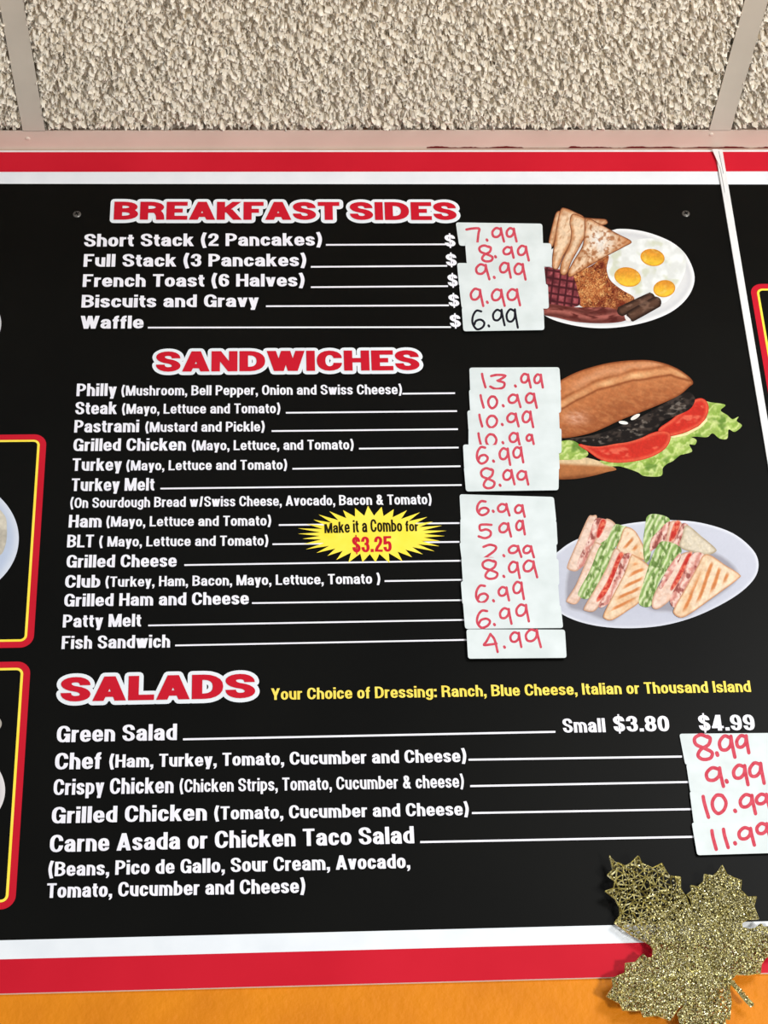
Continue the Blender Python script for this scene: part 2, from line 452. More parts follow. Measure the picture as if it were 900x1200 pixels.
ceiling = empty('ceiling', (0, -0.3, ZC)); structure(ceiling, 'suspended ceiling of rough beige tiles in a metal grid')
def tee(pxa, pxb, row):
    a, b = C(pxa, row), C(pxb, row)
    c = (a[0]+b[0])/2; w = 0.0242/2
    return c-w, c+w
t1 = tee(24, 56, 155); t2 = tee(828.5, 860, 151)
CY0 = flange_y-0.392
for x0, x1 in (t1, t2):
    # inverted T: flange below the tiles and the web between them
    o = prism('grid_bar', [(x0, ZC), (x1, ZC), (x1, ZC+.0012), ((x0+x1)/2+.0008, ZC+.0012), ((x0+x1)/2+.0008, ZC+.03), ((x0+x1)/2-.0008, ZC+.03), ((x0+x1)/2-.0008, ZC+.0012), (x0, ZC+.0012)], flange_y+0.0005, CY0, M['grid'], ceiling)
# small notch seen on the left bar
def spectral(nx, ny, step, wl, seed, aniso=(1, 1), ang=0.0):
    g = np.random.default_rng(seed).standard_normal((ny, nx))
    fx = np.fft.fftfreq(nx, step)[None, :]; fy = np.fft.fftfreq(ny, step)[:, None]
    u = (fx*math.cos(ang)+fy*math.sin(ang))*aniso[0]; v_ = (-fx*math.sin(ang)+fy*math.cos(ang))*aniso[1]
    k = np.sqrt(u*u+v_*v_)*wl
    h = np.fft.ifft2(np.fft.fft2(g)*np.exp(-((k-1)/0.55)**2)).real
    return h/h.std()

def make_tile():
    st = 0.00085; Lx, Ly = t2[0]-t1[1]+0.016, 0.40
    nx, ny = int(Lx/st)+1, int(Ly/st)+1
    a = spectral(nx, ny, st, 0.0125, 1, (1.0, 1.4), 0.7)
    b = spectral(nx, ny, st, 0.0076, 2, (0.8, 1.5), 0.95)
    c = spectral(nx, ny, st, 0.0042, 3, (0.8, 1.3), 0.5)
    d = spectral(nx, ny, st, 0.0190, 4)
    # broken flakes: clipped plateaus with steep sides, split by deep cracks
    h = 0.8*np.tanh(1.8*a+0.7*b)+0.8*np.tanh(2.0*b)+0.75*np.tanh(2.2*c)+0.25*np.abs(d)
    h = h-1.0*np.exp(-((b+.35*c)/.20)**2)-0.9*np.exp(-((a+.3*c)/.11)**2)
    h = (h-h.min())/(h.max()-h.min())
    Z = -h*0.0230+0.0140
    X, Y = np.meshgrid(np.arange(nx)*st, np.arange(ny)*st)
    ed = np.minimum(np.minimum(X, Lx-X), Y-0.0)            # the rim of the tile lies flat on the grid
    Z = Z+0.0080*(1-np.clip((ed-0.0065)/0.0025, 0, 1))
    X = X+0.0010*spectral(nx, ny, st, 0.005, 8); Y = Y+0.0010*spectral(nx, ny, st, 0.005, 9)
    co = np.stack([X, -Y, Z], -1).reshape(-1, 3).astype(np.float32)
    idx = np.arange(nx*ny).reshape(ny, nx)
    q = np.stack([idx[:-1, :-1], idx[:-1, 1:], idx[1:, 1:], idx[1:, :-1]], -1).reshape(-1, 4)[:, ::-1]
    me = bpy.data.meshes.new('ceiling_tile'); me.vertices.add(len(co)); me.vertices.foreach_set('co', co.ravel())
    me.loops.add(q.size); me.loops.foreach_set('vertex_index', q.ravel().astype(np.int32))
    me.polygons.add(len(q)); me.polygons.foreach_set('loop_start', np.arange(0, q.size, 4, dtype=np.int32))
    try: me.polygons.foreach_set('loop_total', np.full(len(q), 4, np.int32))
    except Exception: pass
    me.update(calc_edges=True); me.materials.append(M['tile'])
    return me, Lx
tile_me, TLX = make_tile()
for x0 in (t1[1]-0.008, t2[1]-0.008, t1[0]+0.008-TLX):
    o = bpy.data.objects.new('ceiling_tile', tile_me); COL.objects.link(o); o.parent = ceiling
    o.matrix_parent_inverse = Matrix.Translation(-Vector(ceiling.location))
    o.location = (x0, flange_y+0.006, ZC+0.0030)
box('ceiling_backing', -1.3, 1.6, CY0, 0.08, ZC+0.03, ZC+0.05, M['tile'], ceiling)['label'] = 'plain upper side of the ceiling'

# ------------------------------------------------------------------ menu boards
SL = lambda y: 842.0+(y-200)*0.1672                # left edge of the white joining strip
def row(y0, y1, x):                               # a printed line given at x = 0 and x = 700
    return y0+(y1-y0)*x/700.0
XL, XR = -560.0, 1420.0
R_TOP, R_RED, R_WHT, R_BLK = (176.3, 175.6), (178.3, 178.0), (201.6, 201.1), (215.5, 216.0)
R_B1, R_B2, R_B3 = (1102.0, 1084.6), (1124.3, 1106.0), (1164.5, 1145.5)
def upright(v, r):
    """picture point where row r meets the upright board end that starts at picture x = v on the top row"""
    X0 = P(v, 176)[0]; x = v
    for _ in range(20):
        p = P(x, row(*r, x))[0]; x += (X0-p)/(P(x+1, row(*r, x+1))[0]-p)
    return x, row(*r, x)
def band(name, ra, rb, side, m, level, parent):
    pts = []
    if side == 'left':
        xs = (XL, None)
    else:
        xs = (None, XR)
    def xat(v, r):
        if v is not None: return upright(v, r)
        y = row(*r, 880); e = SL(y)+(2.5 if side == 'left' else 5.0); return e, row(*r, e)
    pts = [xat(xs[0], ra), xat(xs[1], ra), xat(xs[1], rb), xat(xs[0], rb)]
    return flat(name, pxz(pts), M[m], level, parent)

def board(side, label):
    if side == 'left':
        q = [upright(XL, R_TOP), (SL(176)+3.0, 175.6), (SL(1140)+3.0, row(*R_B3, SL(1140))), upright(XL, R_B3)]
    else:
        q = [(SL(176)+3.6, 175.6), upright(XR, R_TOP), upright(XR, R_B3), (SL(1140)+3.6, row(*R_B3, SL(1140)))]
    c = pxz(q)
    root = empty('menu_board', ((c[0][0]+c[1][0])/2, 0, min(p[1] for p in c)))
    tag(root, label, 'menu board')
    prism('backing_panel', c, BOARD_T, 0.0, M['pvc'], root)
    band('black_field', R_BLK, R_B1, side, 'black', 0.0001, root)
    for ra, rb in ((R_RED, R_WHT), (R_B2, R_B3)):
        band('red_stripe', ra, rb, side, 'red', 0.0001, root)
    for ra, rb in ((R_WHT, R_BLK), (R_B1, R_B2)):
        band('white_stripe', ra, rb, side, 'white', 0.0001, root)
    return root
LB = board('left', 'wide black menu board with red headings, white item lines and printed food photos')
RB = board('right', 'black menu board right of the white joining strip, only its edge in view')

strip_w = 8.3
sp = empty('joining_strip', P(860, 300, -0.002)); tag(sp, 'thin white plastic strip covering the joint between the two menu boards', 'strip')
prism('strip_face', pxz([(SL(177)-0.5, 177.2), (SL(177)+strip_w-0.5, 177.0), (SL(1140)+strip_w, row(*R_B3, SL(1140))+2), (SL(1140), row(*R_B3, SL(1140))+2)]), -0.0006, -0.0026, M['strip'], sp)
prism('loose_sliver', pxz([(833.8, 177.4), (840.6, 177.2), (847, 205), (849, 228), (843.8, 200)]), -0.0028, -0.0036, M['strip'], sp)['label'] = 'thin white sliver peeling off at the top'
prism('edge_groove', pxz([(841.4, 180), (841.8, 180), (847.2, 206), (846.9, 206)]), -0.0036, -0.0038, M['dark'], sp)

def screw(px, py, parent):
    c = P(px, py); r = 5.7*0.00076; v, f = [], []
    prof = ((1.0, 0.0), (1.0, 0.0007), (.85, .0013), (.45, .0017), (.0, .0018))
    for rr, d in prof[:-1]:
        for t in range(20): v.append((c[0]+r*rr*math.cos(t*math.pi/10), -d-0.0001, c[2]+r*rr*math.sin(t*math.pi/10)))
    for k in range(3):
        for t in range(20): f.append((k*20+t, k*20+(t+1) % 20, (k+1)*20+(t+1) % 20, (k+1)*20+t))
    f.append(tuple(range(60, 80)))
    o = link('screw', v, f, M['screw'], parent, False)
    o['label'] = 'grey cross-head screw'
    for a in (0.5, 0.5+math.pi/2):
        dx, dz = math.cos(a)*r*.6, math.sin(a)*r*.6; nx, nz = -math.sin(a)*r*.17, math.cos(a)*r*.17
        prism('drive_slot', [(c[0]-dx-nx, c[2]-dz-nz), (c[0]+dx-nx, c[2]+dz-nz), (c[0]+dx+nx, c[2]+dz+nz), (c[0]-dx+nx, c[2]-dz+nz)], -0.0017, -0.00195, M['dark'], o)
screw(90.3, 251.5, LB); screw(803.7, 250.8, LB)

# ---- headings
heading('BREAKFAST SIDES', 133.2, 257.4, 535.5, 257.8, 21.0, 4.6, LB, 'red heading BREAKFAST SIDES')
heading('SANDWICHES', 182.6, 435.6, 492.0, 433.8, 23.6, 4.6, LB, 'red heading SANDWICHES')
heading('SALADS', 70.5, 822.3, 299.2, 817.8, 28.5, 5.2, LB, 'red heading SALADS')

def item(name, x0, y0, x1, y1, cap, style='cond', note=None, lead=None, note_style='small', th=1.9):
    text(name, x0, y0, x1, y1, cap, style, parent=LB, name='item_name', label='white item name "%s"' % name)
    if note:
        t, a, b, c, d, h = note
        text(t, a, b, c, d, h, note_style, parent=LB, name='item_note', label='white small print "%s"' % t)
    if lead: rule(*lead, LB, th)
# breakfast
item('Short Stack (2 Pancakes)', 98.3, 289.0, 377.5, 287.8, 14.8, 'norm', None, (382, 287.2, 523, 286.6))
item('Full Stack (3 Pancakes)', 97.7, 312.6, 359, 312.0, 14.8, 'norm', None, (364.3, 313, 524, 311.8))
item('French Toast (6 Halves)', 96.7, 336.2, 357, 335.6, 14.8, 'norm', None, (364.3, 336.8, 525, 335.6))
item('Biscuits and Gravy', 95.3, 360.4, 303, 359.6, 14.8, 'norm', None, (311.7, 359.1, 526, 358.1))
item('Waffle', 94, 385.2, 168, 384.8, 15, 'norm', None, (173.3, 384.2, 528.5, 383.6))
for a, b, c, d in ((521.6, 534, 289, 14), (523, 535.5, 311.5, 14), (525, 537, 335.5, 14), (526, 538.5, 359, 14), (527.6, 540.3, 383.3, 14.5)):
    text('$', a, c, b, c, d, 'norm', parent=LB, name='dollar_sign', label='white dollar sign')
# sandwiches
item('Philly', 89.5, 464.2, 136.3, 463.8, 14.6, note=('(Mushroom, Bell Pepper, Onion and Swiss Cheese)', 142, 463.6, 471.3, 462, 11.6), lead=(471.5, 461.6, 533.2, 461))
item('Steak', 88, 485.6, 136.7, 485.2, 14.6, note=('(Mayo, Lettuce and Tomato)', 142.7, 485, 328.5, 484.2, 11.6), lead=(335, 484, 535.5, 482))
item('Pastrami', 86.8, 506.9, 162.8, 506.4, 14.6, note=('(Mustard and Pickle)', 170, 506.3, 310.2, 505.5, 11.6), lead=(318.3, 505.4, 536.6, 503.2))
item('Grilled Chicken', 85.7, 528.6, 217.8, 527.9, 14.6, note=('(Mayo, Lettuce, and Tomato)', 224.7, 527.8, 414.6, 526.7, 11.6), lead=(420.7, 526, 537.4, 524.7))
item('Turkey', 84.5, 551.8, 142.3, 551.4, 14.6, note=('(Mayo, Lettuce and Tomato)', 147.8, 551.3, 336.5, 550.3, 11.6), lead=(342.7, 549.6, 539.6, 546.6))
item('Turkey Melt', 83.5, 575.5, 180.8, 574.8, 14.8, lead=(188, 572.8, 541, 568.6))
text('(On Sourdough Bread w/Swiss Cheese, Avocado, Bacon & Tomato)', 82, 595.3, 506, 590.9, 11.9, 'small', parent=LB, name='item_note', label='white small print "(On Sourdough Bread w/Swiss Cheese, Avocado, Bacon & Tomato)"')
item('Ham', 80.3, 618.2, 118.8, 617.9, 14.8, note=('(Mayo, Lettuce and Tomato)', 124.3, 617.2, 317.8, 615.9, 11.9), lead=(326.7, 615.5, 540, 613.2))
item('BLT', 78.4, 641.5, 109.5, 641.3, 14.8, note=('( Mayo, Lettuce and Tomato)', 116, 640.6, 314.4, 639.3, 11.9), lead=(319.3, 638, 538.5, 635.2))
item('Grilled Cheese', 77.7, 665.2, 206.8, 664.2, 14.8, lead=(216, 662.4, 540.3, 657.3))
item('Club', 76, 688.8, 117.2, 688.4, 14.8, note=('(Turkey, Ham, Bacon, Mayo, Lettuce, Tomato )', 123.3, 687.8, 445.8, 683.9, 12), lead=(450.7, 681.2, 542.8, 679.6))
item('Grilled Ham and Cheese', 75, 710.8, 291.5, 708.2, 14.8, lead=(295.3, 707, 542, 703.5))
item('Patty Melt', 73.4, 735.3, 165.2, 734.2, 15, lead=(173.7, 733.2, 545, 726.6))
item('Fish Sandwich', 72, 760.6, 199.2, 758.8, 15.2, lead=(205.3, 756.6, 547.5, 750))
# salads
text('Your Choice of Dressing: Ranch, Blue Cheese, Italian or Thousand Island', 317.8, 820.2, 880.4, 810.8, 13.4, 'small', 'yletter', parent=LB, name='item_note', label='yellow line "Your Choice of Dressing: Ranch, Blue Cheese, Italian or Thousand Island"')
item('Green Salad', 66.2, 870, 207.2, 867.2, 19.2, lead=(214.5, 866.6, 650.8, 857.8), th=2.3)
text('Small', 660.2, 858.6, 710, 858, 16.5, parent=LB, name='item_note', label='white word "Small"')
text('$3.80', 719.6, 857.4, 785, 857, 18.2, parent=LB, name='printed_price', label='white printed price "$3.80"')
text('$4.99', 819.8, 856.4, 885.4, 855.6, 18.4, parent=LB, name='printed_price', label='white printed price "$4.99"')
item('Chef', 64, 901.8, 118, 900.9, 19.4, note=('(Ham, Turkey, Tomato, Cucumber and Cheese)', 127.8, 899.6, 546.8, 892.9, 15.2), lead=(549, 890.5, 799, 886.8), note_style='cond', th=2.3)
item('Crispy Chicken', 62.4, 931.8, 203.3, 929.2, 18.6, note=('(Chicken Strips, Tomato, Cucumber & cheese)', 210.3, 928.6, 544, 922.8, 15.2), lead=(551, 921.4, 807, 916.6), th=2.3)
item('Grilled Chicken', 60.3, 965, 242.3, 961.4, 19.2, note=('(Tomato, Cucumber and Cheese)', 251, 960.6, 549.7, 955.4, 15.4), lead=(553, 953, 811, 948.4), note_style='cond', th=2.3)
item('Carne Asada or Chicken Taco Salad', 58, 998.8, 485.6, 988.2, 20.2, lead=(492.4, 987, 813, 980.8), th=2.4)
text('(Beans, Pico de Gallo, Sour Cream, Avocado,', 56.3, 1027, 480.8, 1017.2, 16.8, 'cond', parent=LB, name='item_note', label='white small print "(Beans, Pico de Gallo, Sour Cream, Avocado,"')
text('Tomato, Cucumber and Cheese)', 54.5, 1052.3, 357.8, 1046.3, 17, 'cond', parent=LB, name='item_note', label='white small print "Tomato, Cucumber and Cheese)"')

# ---- combo starburst
cx, cy = 435.8, 627.2
st = []
N = 34
for i in range(2*N):
    a = math.pi*i/N+0.04
    k = 1.0 if i % 2 == 0 else 0.0
    jit = 1+0.04*math.sin(i*2.3)
    rx, ry = (85.5*jit, 33.0*jit) if k else (61.0, 22.5)
    st.append((cx+rx*math.cos(a), cy+ry*math.sin(a)-(a_ := 0)))
star = flat('starburst', pxz(st), M['yellow'], 0.0006, LB); star['label'] = 'yellow starburst "Make it a Combo for $3.25"'
def arch(a, b, w):
    u = (a/w-0.5)*2; k = 1.22-0.38*u*u
    return (a, b*k)
text('Make it a Combo for', 380.5, 624.8, 490.4, 622.3, 12.4, 'small', 'combo_black', 0.0010, star, 'lettering', 'black lettering "Make it a Combo for"', arch)
text('$3.25', 413.4, 647.4, 459.3, 646.4, 18.3, 'cond', 'red', 0.0010, star, 'lettering', 'red lettering "$3.25"')

# ---- framed boxes at the board's sides
def rrect(x0, z0, x1, z1, r, n=8):
    out = []
    for cx_, cz_, a0 in ((x1-r, z1-r, 0), (x0+r, z1-r, 90), (x0+r, z0+r, 180), (x1-r, z0+r, 270)):
        for k in range(n+1):
            a = math.radians(a0+90*k/n); out.append((cx_+r*math.cos(a), cz_+r*math.sin(a)))
    return out
PXM = 0.00074
def ring(name, x0, z0, x1, z1, r, th, m, level, parent):
    A, B = rrect(x0, z0, x1, z1, r), rrect(x0+th, z0+th, x1-th, z1-th, max(r-th, .001))
    n = len(A); v = [(a, -level, b) for a, b in A]+[(a, -level, b) for a, b in B]
    f = [(i, (i+1) % n, n+(i+1) % n, n+i) for i in range(n)]
    return link(name, v, f, M[m], parent)
def framed(x0, z0, x1, z1, parent, label):
    o = ring('picture_frame_line', x0, z0, x1, z1, 0.0125, 0.0064, 'red', 0.0004, parent); o['label'] = label
    y = ring('inner_line', x0+.0064, z0+.0064, x1-.0064, z1-.0064, 0.0065, 0.0024, 'yellow', 0.0004, o); y['label'] = 'yellow inner line'
    return o
def bx_from(pr_top, pr_bot, pl, parent, label):
    a, b = P(*pr_top), P(*pr_bot)
    return framed(P(*pl)[0], b[2], (a[0]+b[0])/2, a[2], parent, label)
a, b = P(52.5, 560), P(42, 700)
f1 = framed(P(-330, 630)[0], P(15, 759.3)[2], (a[0]+b[0])/2, P(15, 509.5)[2], LB, 'red rounded frame line around the upper left picture')
a, b = P(33, 840), P(21, 1000)
f2 = framed(P(-345, 920)[0], P(0, 1066.0)[2], (a[0]+b[0])/2, P(5, 775.8)[2], LB, 'red rounded frame line around the lower left picture')
f3 = framed(P(882.9, 360)[0], P(900, 640)[2], P(1250, 360)[0], P(893, 333.0)[2], RB, 'red rounded frame line at the right board')

# ------------------------------------------------------------------ printed food photographs (flat ink layers on the board)
_vn = {}
def vnoise(x, y, s, seed=0):
    """smooth value noise, -1..1"""
    if seed not in _vn: _vn[seed] = np.random.default_rng(100+seed).uniform(-1, 1, (256, 256))
    T = _vn[seed]; X = np.asarray(x)/s+57.3; Y = np.asarray(y)/s+91.7
    i, j = np.floor(X).astype(int), np.floor(Y).astype(int); u, v_ = X-i, Y-j
    u = u*u*(3-2*u); v_ = v_*v_*(3-2*v_)
    g = lambda a, b: T[a % 256, b % 256]
    return (g(i, j)*(1-u)+g(i+1, j)*u)*(1-v_)+(g(i, j+1)*(1-u)+g(i+1, j+1)*u)*v_
def fbm(x, y, s, seed=0): return (vnoise(x, y, s, seed)+.5*vnoise(x, y, s/2, seed+1)+.25*vnoise(x, y, s/4, seed+2))/1.4
def mix(a, b, t):
    t = np.clip(np.asarray(t, float), 0, 1)[:, None]
    return np.asarray(a, float)*(1-t)+np.asarray(b, float)*t
def sm(e0, e1, x):
    t = np.clip((x-e0)/(e1-e0), 0, 1); return t*t*(3-2*t)

SUBL = 'printed picture of a long meat sandwich with tomato and lettuce'
class Art:
    """one printed picture; outlines are given in the enlargement's own units"""
    def __init__(s, ox, oy, sc, root): s.ox, s.oy, s.sc, s.root, s.lv = ox, oy, sc, root, 0.0005
    def patch(s, name, pts, fn, smooth=True, step=None, parent=None, label=None):
        step = step or s.sc*0.8
        pts = smooth_closed(pts, 5) if smooth else [tuple(map(float, p)) for p in pts]
        B = np.array(pts); x0, y0 = B.min(0); x1, y1 = B.max(0)
        gx, gy = np.meshgrid(np.arange(x0, x1, step), np.arange(y0, y1, step)); gx = gx+(np.arange(gx.shape[0]) % 2)[:, None]*step/2
        q = np.stack([gx.ravel(), gy.ravel()], 1)
        # keep points inside the outline and clear of it
        n = len(B); ins = np.zeros(len(q), bool); dist = np.full(len(q), 1e9)
        for i in range(n):
            a, b = B[i], B[(i+1) % n]
            c = ((a[1] > q[:, 1]) != (b[1] > q[:, 1]))
            with np.errstate(all='ignore'):
                xi = (b[0]-a[0])*(q[:, 1]-a[1])/(b[1]-a[1])+a[0]
            ins ^= c & (q[:, 0] < xi)
            ab = b-a; L2 = max(ab @ ab, 1e-9); t = np.clip(((q-a) @ ab)/L2, 0, 1)
            dist = np.minimum(dist, np.hypot(*(q-a-t[:, None]*ab).T))
        k = ins & (dist > step*0.45); q = q[k]; dist = dist[k]
        V = [Vector(p) for p in B]+[Vector(p) for p in q]
        r = delaunay_2d_cdt(V, [], [list(range(n))], 1, 1e-4)
        rv = np.array([tuple(v) for v in r[0]])
        D = np.zeros(len(rv))
        for vi, orig in enumerate(r[3]):
            for o_ in orig:
                if o_ >= n: D[vi] = dist[o_-n]
        col = fn(rv[:, 0], rv[:, 1], D)
        s.lv += 0.00003
        vv = [tuple(P(s.ox+a/s.sc, s.oy+b/s.sc, -s.lv)) for a, b in rv]
        fs = [f if not _ccw(r[0], f) else f[::-1] for f in r[2]]
        o = link(name, vv, fs, M['ink'], parent if parent is not None else s.root)
        at = o.data.color_attributes.new('ink', 'FLOAT_COLOR', 'POINT')
        gx_, gy_ = rv[:, 0]/s.sc, rv[:, 1]/s.sc
        gk = 0.15 if name in ('food_picture', 'egg_white', 'plate_print', 'plate_shadow') and label != SUBL else 1.0
        grain = 1+gk*(0.05*vnoise(gx_, gy_, 1.6, 301)+0.04*vnoise(gx_, gy_, 4.5, 302))
        col = col*0.945*grain[:, None]
        L = np.ones((len(rv), 4), np.float32); L[:, :3] = s2l(np.clip(col, 0, 255))
        at.data.foreach_set('color', L.ravel())
        if label: o['label'] = label
        return o
def ell(cx, cy, rx, ry, rot=0, n=24):
    c, s_ = math.cos(math.radians(rot)), math.sin(math.radians(rot))
    return [(cx+rx*math.cos(t)*c-ry*math.sin(t)*s_, cy+rx*math.cos(t)*s_+ry*math.sin(t)*c) for t in np.linspace(0, 2*math.pi, n, endpoint=False)]

# --- breakfast plate picture
def plate_fn(base, rim=(245, 245, 246), w=22):
    return lambda x, y, d: mix(mix(rim, base, sm(3, w, d)), (205, 206, 210), .5*sm(w*.6, w*1.2, d)*(1-sm(w*1.2, w*2.4, d)))
pic = Art(630, 230, 4.5, None)
PA = [(380, 182), (430, 172), (520, 178), (620, 203), (720, 250), (790, 320), (828, 425), (800, 520), (720, 600), (600, 655), (450, 688), (300, 695), (150, 672), (40, 630), (-20, 560), (-30, 430), (40, 310), (180, 220)]
plate = pic.patch('food_picture', PA, plate_fn((228, 228, 228)), parent=LB, label='printed picture of a breakfast plate with eggs, toast, hash browns, bacon and sausage')
pic.root = plate
pic.patch('egg_white', [(378, 305), (430, 268), (490, 235), (600, 222), (700, 245), (768, 292), (785, 350), (770, 420), (725, 500), (670, 562), (630, 545), (600, 512), (520, 528), (440, 492), (385, 440), (362, 380)],
  lambda x, y, d: mix(mix((226, 228, 224), (244, 246, 244), sm(-.5, .6, fbm(x, y, 40, 1))), (208, 212, 184), .7*sm(.05, .6, fbm(x+60, y, 55, 5))*sm(4, 20, d)))
def yolk(x, y, d, cy_):
    t = sm(-40, 40, y-cy_+fbm(x, y, 30, 3)*10)
    return mix(mix((214, 140, 36), mix((226, 150, 52), (248, 200, 60), t), sm(0, 9, d)), (250, 220, 120), .5*sm(.3, .7, fbm(x, y, 22, 9)))
pic.patch('egg_yolk', ell(606, 323, 64, 45, 10), lambda x, y, d: yolk(x, y, d, 323))
pic.patch('egg_yolk', ell(475, 426, 71, 51, 12), lambda x, y, d: yolk(x, y, d, 426))
pic.patch('egg_yolk', ell(668, 487, 58, 45, -8), lambda x, y, d: yolk(x, y, d, 487))
def shreds(x, y, L, w, seed):
    """ridges of short strands lying in varying directions"""
    a = 1.2*fbm(x, y, 60, seed); u = x*np.cos(a)+y*np.sin(a); v_ = -x*np.sin(a)+y*np.cos(a)
    return vnoise(u/L*10, v_/w*10, 10, seed+5)
def hash_fn(x, y, d):
    n1 = shreds(x, y, 40, 12, 11); n2 = shreds(y, x, 34, 11, 15)
    b = mix((178, 100, 54), (228, 168, 104), sm(-.2, .6, n1))
    b = mix(b, (96, 38, 24), .95*sm(.05, .5, n2)); b = mix(b, (236, 196, 130), .6*sm(.35, .8, n1)*sm(-.2, -.5, n2))
    return mix(b, (104, 34, 22), .75*sm(.0, .7, fbm(x, y, 70, 17)+.35*np.clip((x-320)/100, -1, 1)-.1))
pic.patch('hash_browns', [(190, 415), (280, 368), (372, 312), (364, 380), (382, 440), (440, 490), (510, 535), (480, 575), (425, 600), (370, 618), (300, 592), (225, 578), (205, 500)], hash_fn)
def waffle(x, y, d):
    u = x+y*.12; v_ = y-x*.16
    gr = np.minimum(np.abs(((u/38) % 1)-.5), np.abs(((v_/40) % 1)-.5))*2
    return mix(mix((72, 28, 34), (176, 82, 88), sm(.12, .42, gr)*(.55+.5*fbm(x, y, 30, 21))), (214, 120, 124), .5*sm(.2, .6, fbm(x, y, 20, 23))*sm(.2, .5, gr))
pic.patch('bacon_rashers', [(30, 378), (110, 384), (165, 400), (192, 432), (212, 500), (222, 572), (130, 588), (20, 580), (10, 470)], waffle)
def strip_fn(x, y, d):
    v_ = y-(x-250)*.06+12*np.sin(x/60)
    return mix(mix((104, 52, 46), (172, 98, 88), .5+.5*np.sin(v_/7.5)), (88, 36, 32), sm(0, .7, fbm(x*.5, v_*2, 26, 31)))
pic.patch('bacon_rashers', [(15, 592), (60, 568), (200, 585), (360, 585), (430, 605), (476, 640), (440, 662), (330, 670), (200, 662), (100, 640), (20, 622)], strip_fn)
def capsule(x0, y0, x1, y1, r):
    a = math.atan2(y1-y0, x1-x0); out = []
    for k in range(7): t = a-math.pi/2+math.pi*k/6; out.append((x1+r*math.cos(t), y1+r*math.sin(t)))
    for k in range(7): t = a+math.pi/2+math.pi*k/6; out.append((x0+r*math.cos(t), y0+r*math.sin(t)))
    return out
def saus(x, y, d): return mix(mix((48, 32, 26), (92, 64, 50), sm(2, 22, d)), (134, 104, 88), .6*sm(.15, .6, fbm(x+y*.6, y*2, 30, 41)))
pic.patch('sausage', capsule(446, 604, 592, 536, 27), saus)
pic.patch('sausage', capsule(500, 628, 622, 560, 31), saus)
pic.patch('sausage_bone', [(458, 632), (466, 628), (492, 652), (484, 660), (468, 655)], lambda x, y, d: mix((235, 228, 226), (235, 228, 226), 0*x))  # small white bone by the sausages
def toast_fn(face):
    def f(x, y, d):
        n = fbm(x, y, 34, 51)
        b = mix((198, 138, 94), (238, 206, 172), sm(2, 24, d+9*n)); b = mix(b, (172, 112, 72), .45*sm(.0, .6, fbm(x+y*.4, y*.5, 15, 54)))
        if face: b = mix(b, (244, 238, 230), np.clip(1.1*np.exp(-(((x-330)/62)**2+((y-235)/62)**2))*(.8+.6*n), 0, 1)); b = mix(b, (150, 84, 42), .7*sm(.0, .5, fbm(x, y, 15, 57))); b = mix(b, (188, 112, 62), .8*sm(0, 1, ((x-300)/190.)-.25)*(1-np.exp(-(((x-340)/50)**2+((y-232)/50)**2))))
        return mix((112, 58, 34), b, sm(0, 7, d))
    return f
pic.patch('toast_slice', [(58, 240), (78, 150), (98, 86), (122, 88), (100, 200), (82, 262), (70, 262)], toast_fn(0))
pic.patch('toast_slice', [(215, 112), (290, 116), (330, 118), (360, 122), (370, 140), (350, 152), (290, 150)], toast_fn(0))
pic.patch('toast_slice', [(122, 68), (150, 63), (200, 84), (245, 112), (215, 160), (180, 240), (135, 320), (108, 382), (80, 378), (76, 340), (88, 240), (104, 140)], toast_fn(0))
pic.patch('toast_slice', [(178, 98), (205, 95), (262, 128), (258, 190), (235, 245), (180, 345), (155, 408), (130, 416), (118, 395), (126, 345), (168, 250), (176, 190), (168, 140)], toast_fn(0))
pic.patch('toast_slice', [(248, 124), (272, 116), (330, 146), (420, 196), (496, 238), (455, 268), (372, 312), (250, 382), (176, 426), (160, 402), (190, 340), (236, 262), (246, 190)], toast_fn(1))

# --- sub sandwich picture
pic = Art(630, 410, 3.6, None)
def green(x, y, d):
    n = fbm(x, y, 26, 61); r = np.sin((x*.5+y*.9)/7+5*n)
    return mix(mix((142, 174, 74), (208, 222, 142), .5+.5*r*.8+.3*n), (92, 130, 48), .75*sm(.1, .6, fbm(x, y, 44, 65)))
def crust(dark, lite):
    return lambda x, y, d: mix(mix((118, 62, 32), dark, sm(0, 14, d)), lite, .5*sm(-.2, .7, fbm(x*.4+y*.2, y*1.5, 22, 71))*sm(6, 30, d))
sub = pic.patch('food_picture', [(60, 470), (110, 458), (210, 455), (330, 500), (290, 516), (230, 532), (150, 545), (60, 542), (40, 500)],
  lambda x, y, d: mix(mix((226, 196, 154), (178, 112, 66), sm(8, 26, y-462-(x-60)*.05)), (130, 74, 40), sm(525, 545, y+.1*x-12)), parent=LB, label='printed picture of a long meat sandwich with tomato and lettuce')
pic.root = sub
pic.patch('lettuce', [(50, 435), (80, 395), (105, 384), (150, 383), (190, 410), (214, 440), (180, 462), (110, 464), (50, 462)], green)
pic.patch('lettuce', [(700, 222), (735, 222), (792, 232), (772, 255), (800, 275), (822, 292), (848, 282), (840, 300), (862, 320), (832, 346), (806, 336), (800, 374), (768, 374), (738, 352), (715, 368), (662, 366), (600, 372), (560, 375), (600, 330), (690, 290)], green)
pic.patch('lettuce', [(262, 468), (330, 470), (430, 452), (520, 405), (560, 372), (620, 362), (668, 378), (664, 400), (640, 400), (652, 428), (618, 440), (600, 445), (572, 468), (545, 482), (528, 500), (520, 532), (450, 532), (420, 515), (350, 492), (300, 490)], green)
def tom(x, y, d):
    b = mix((226, 92, 66), (204, 50, 38), sm(5, 20, d))
    b = mix(b, (238, 120, 92), .7*sm(.12, .5, fbm(x*.7, y*1.4, 30, 81))*sm(14, 30, d))
    return mix((196, 40, 30), b, sm(0, 5, d))
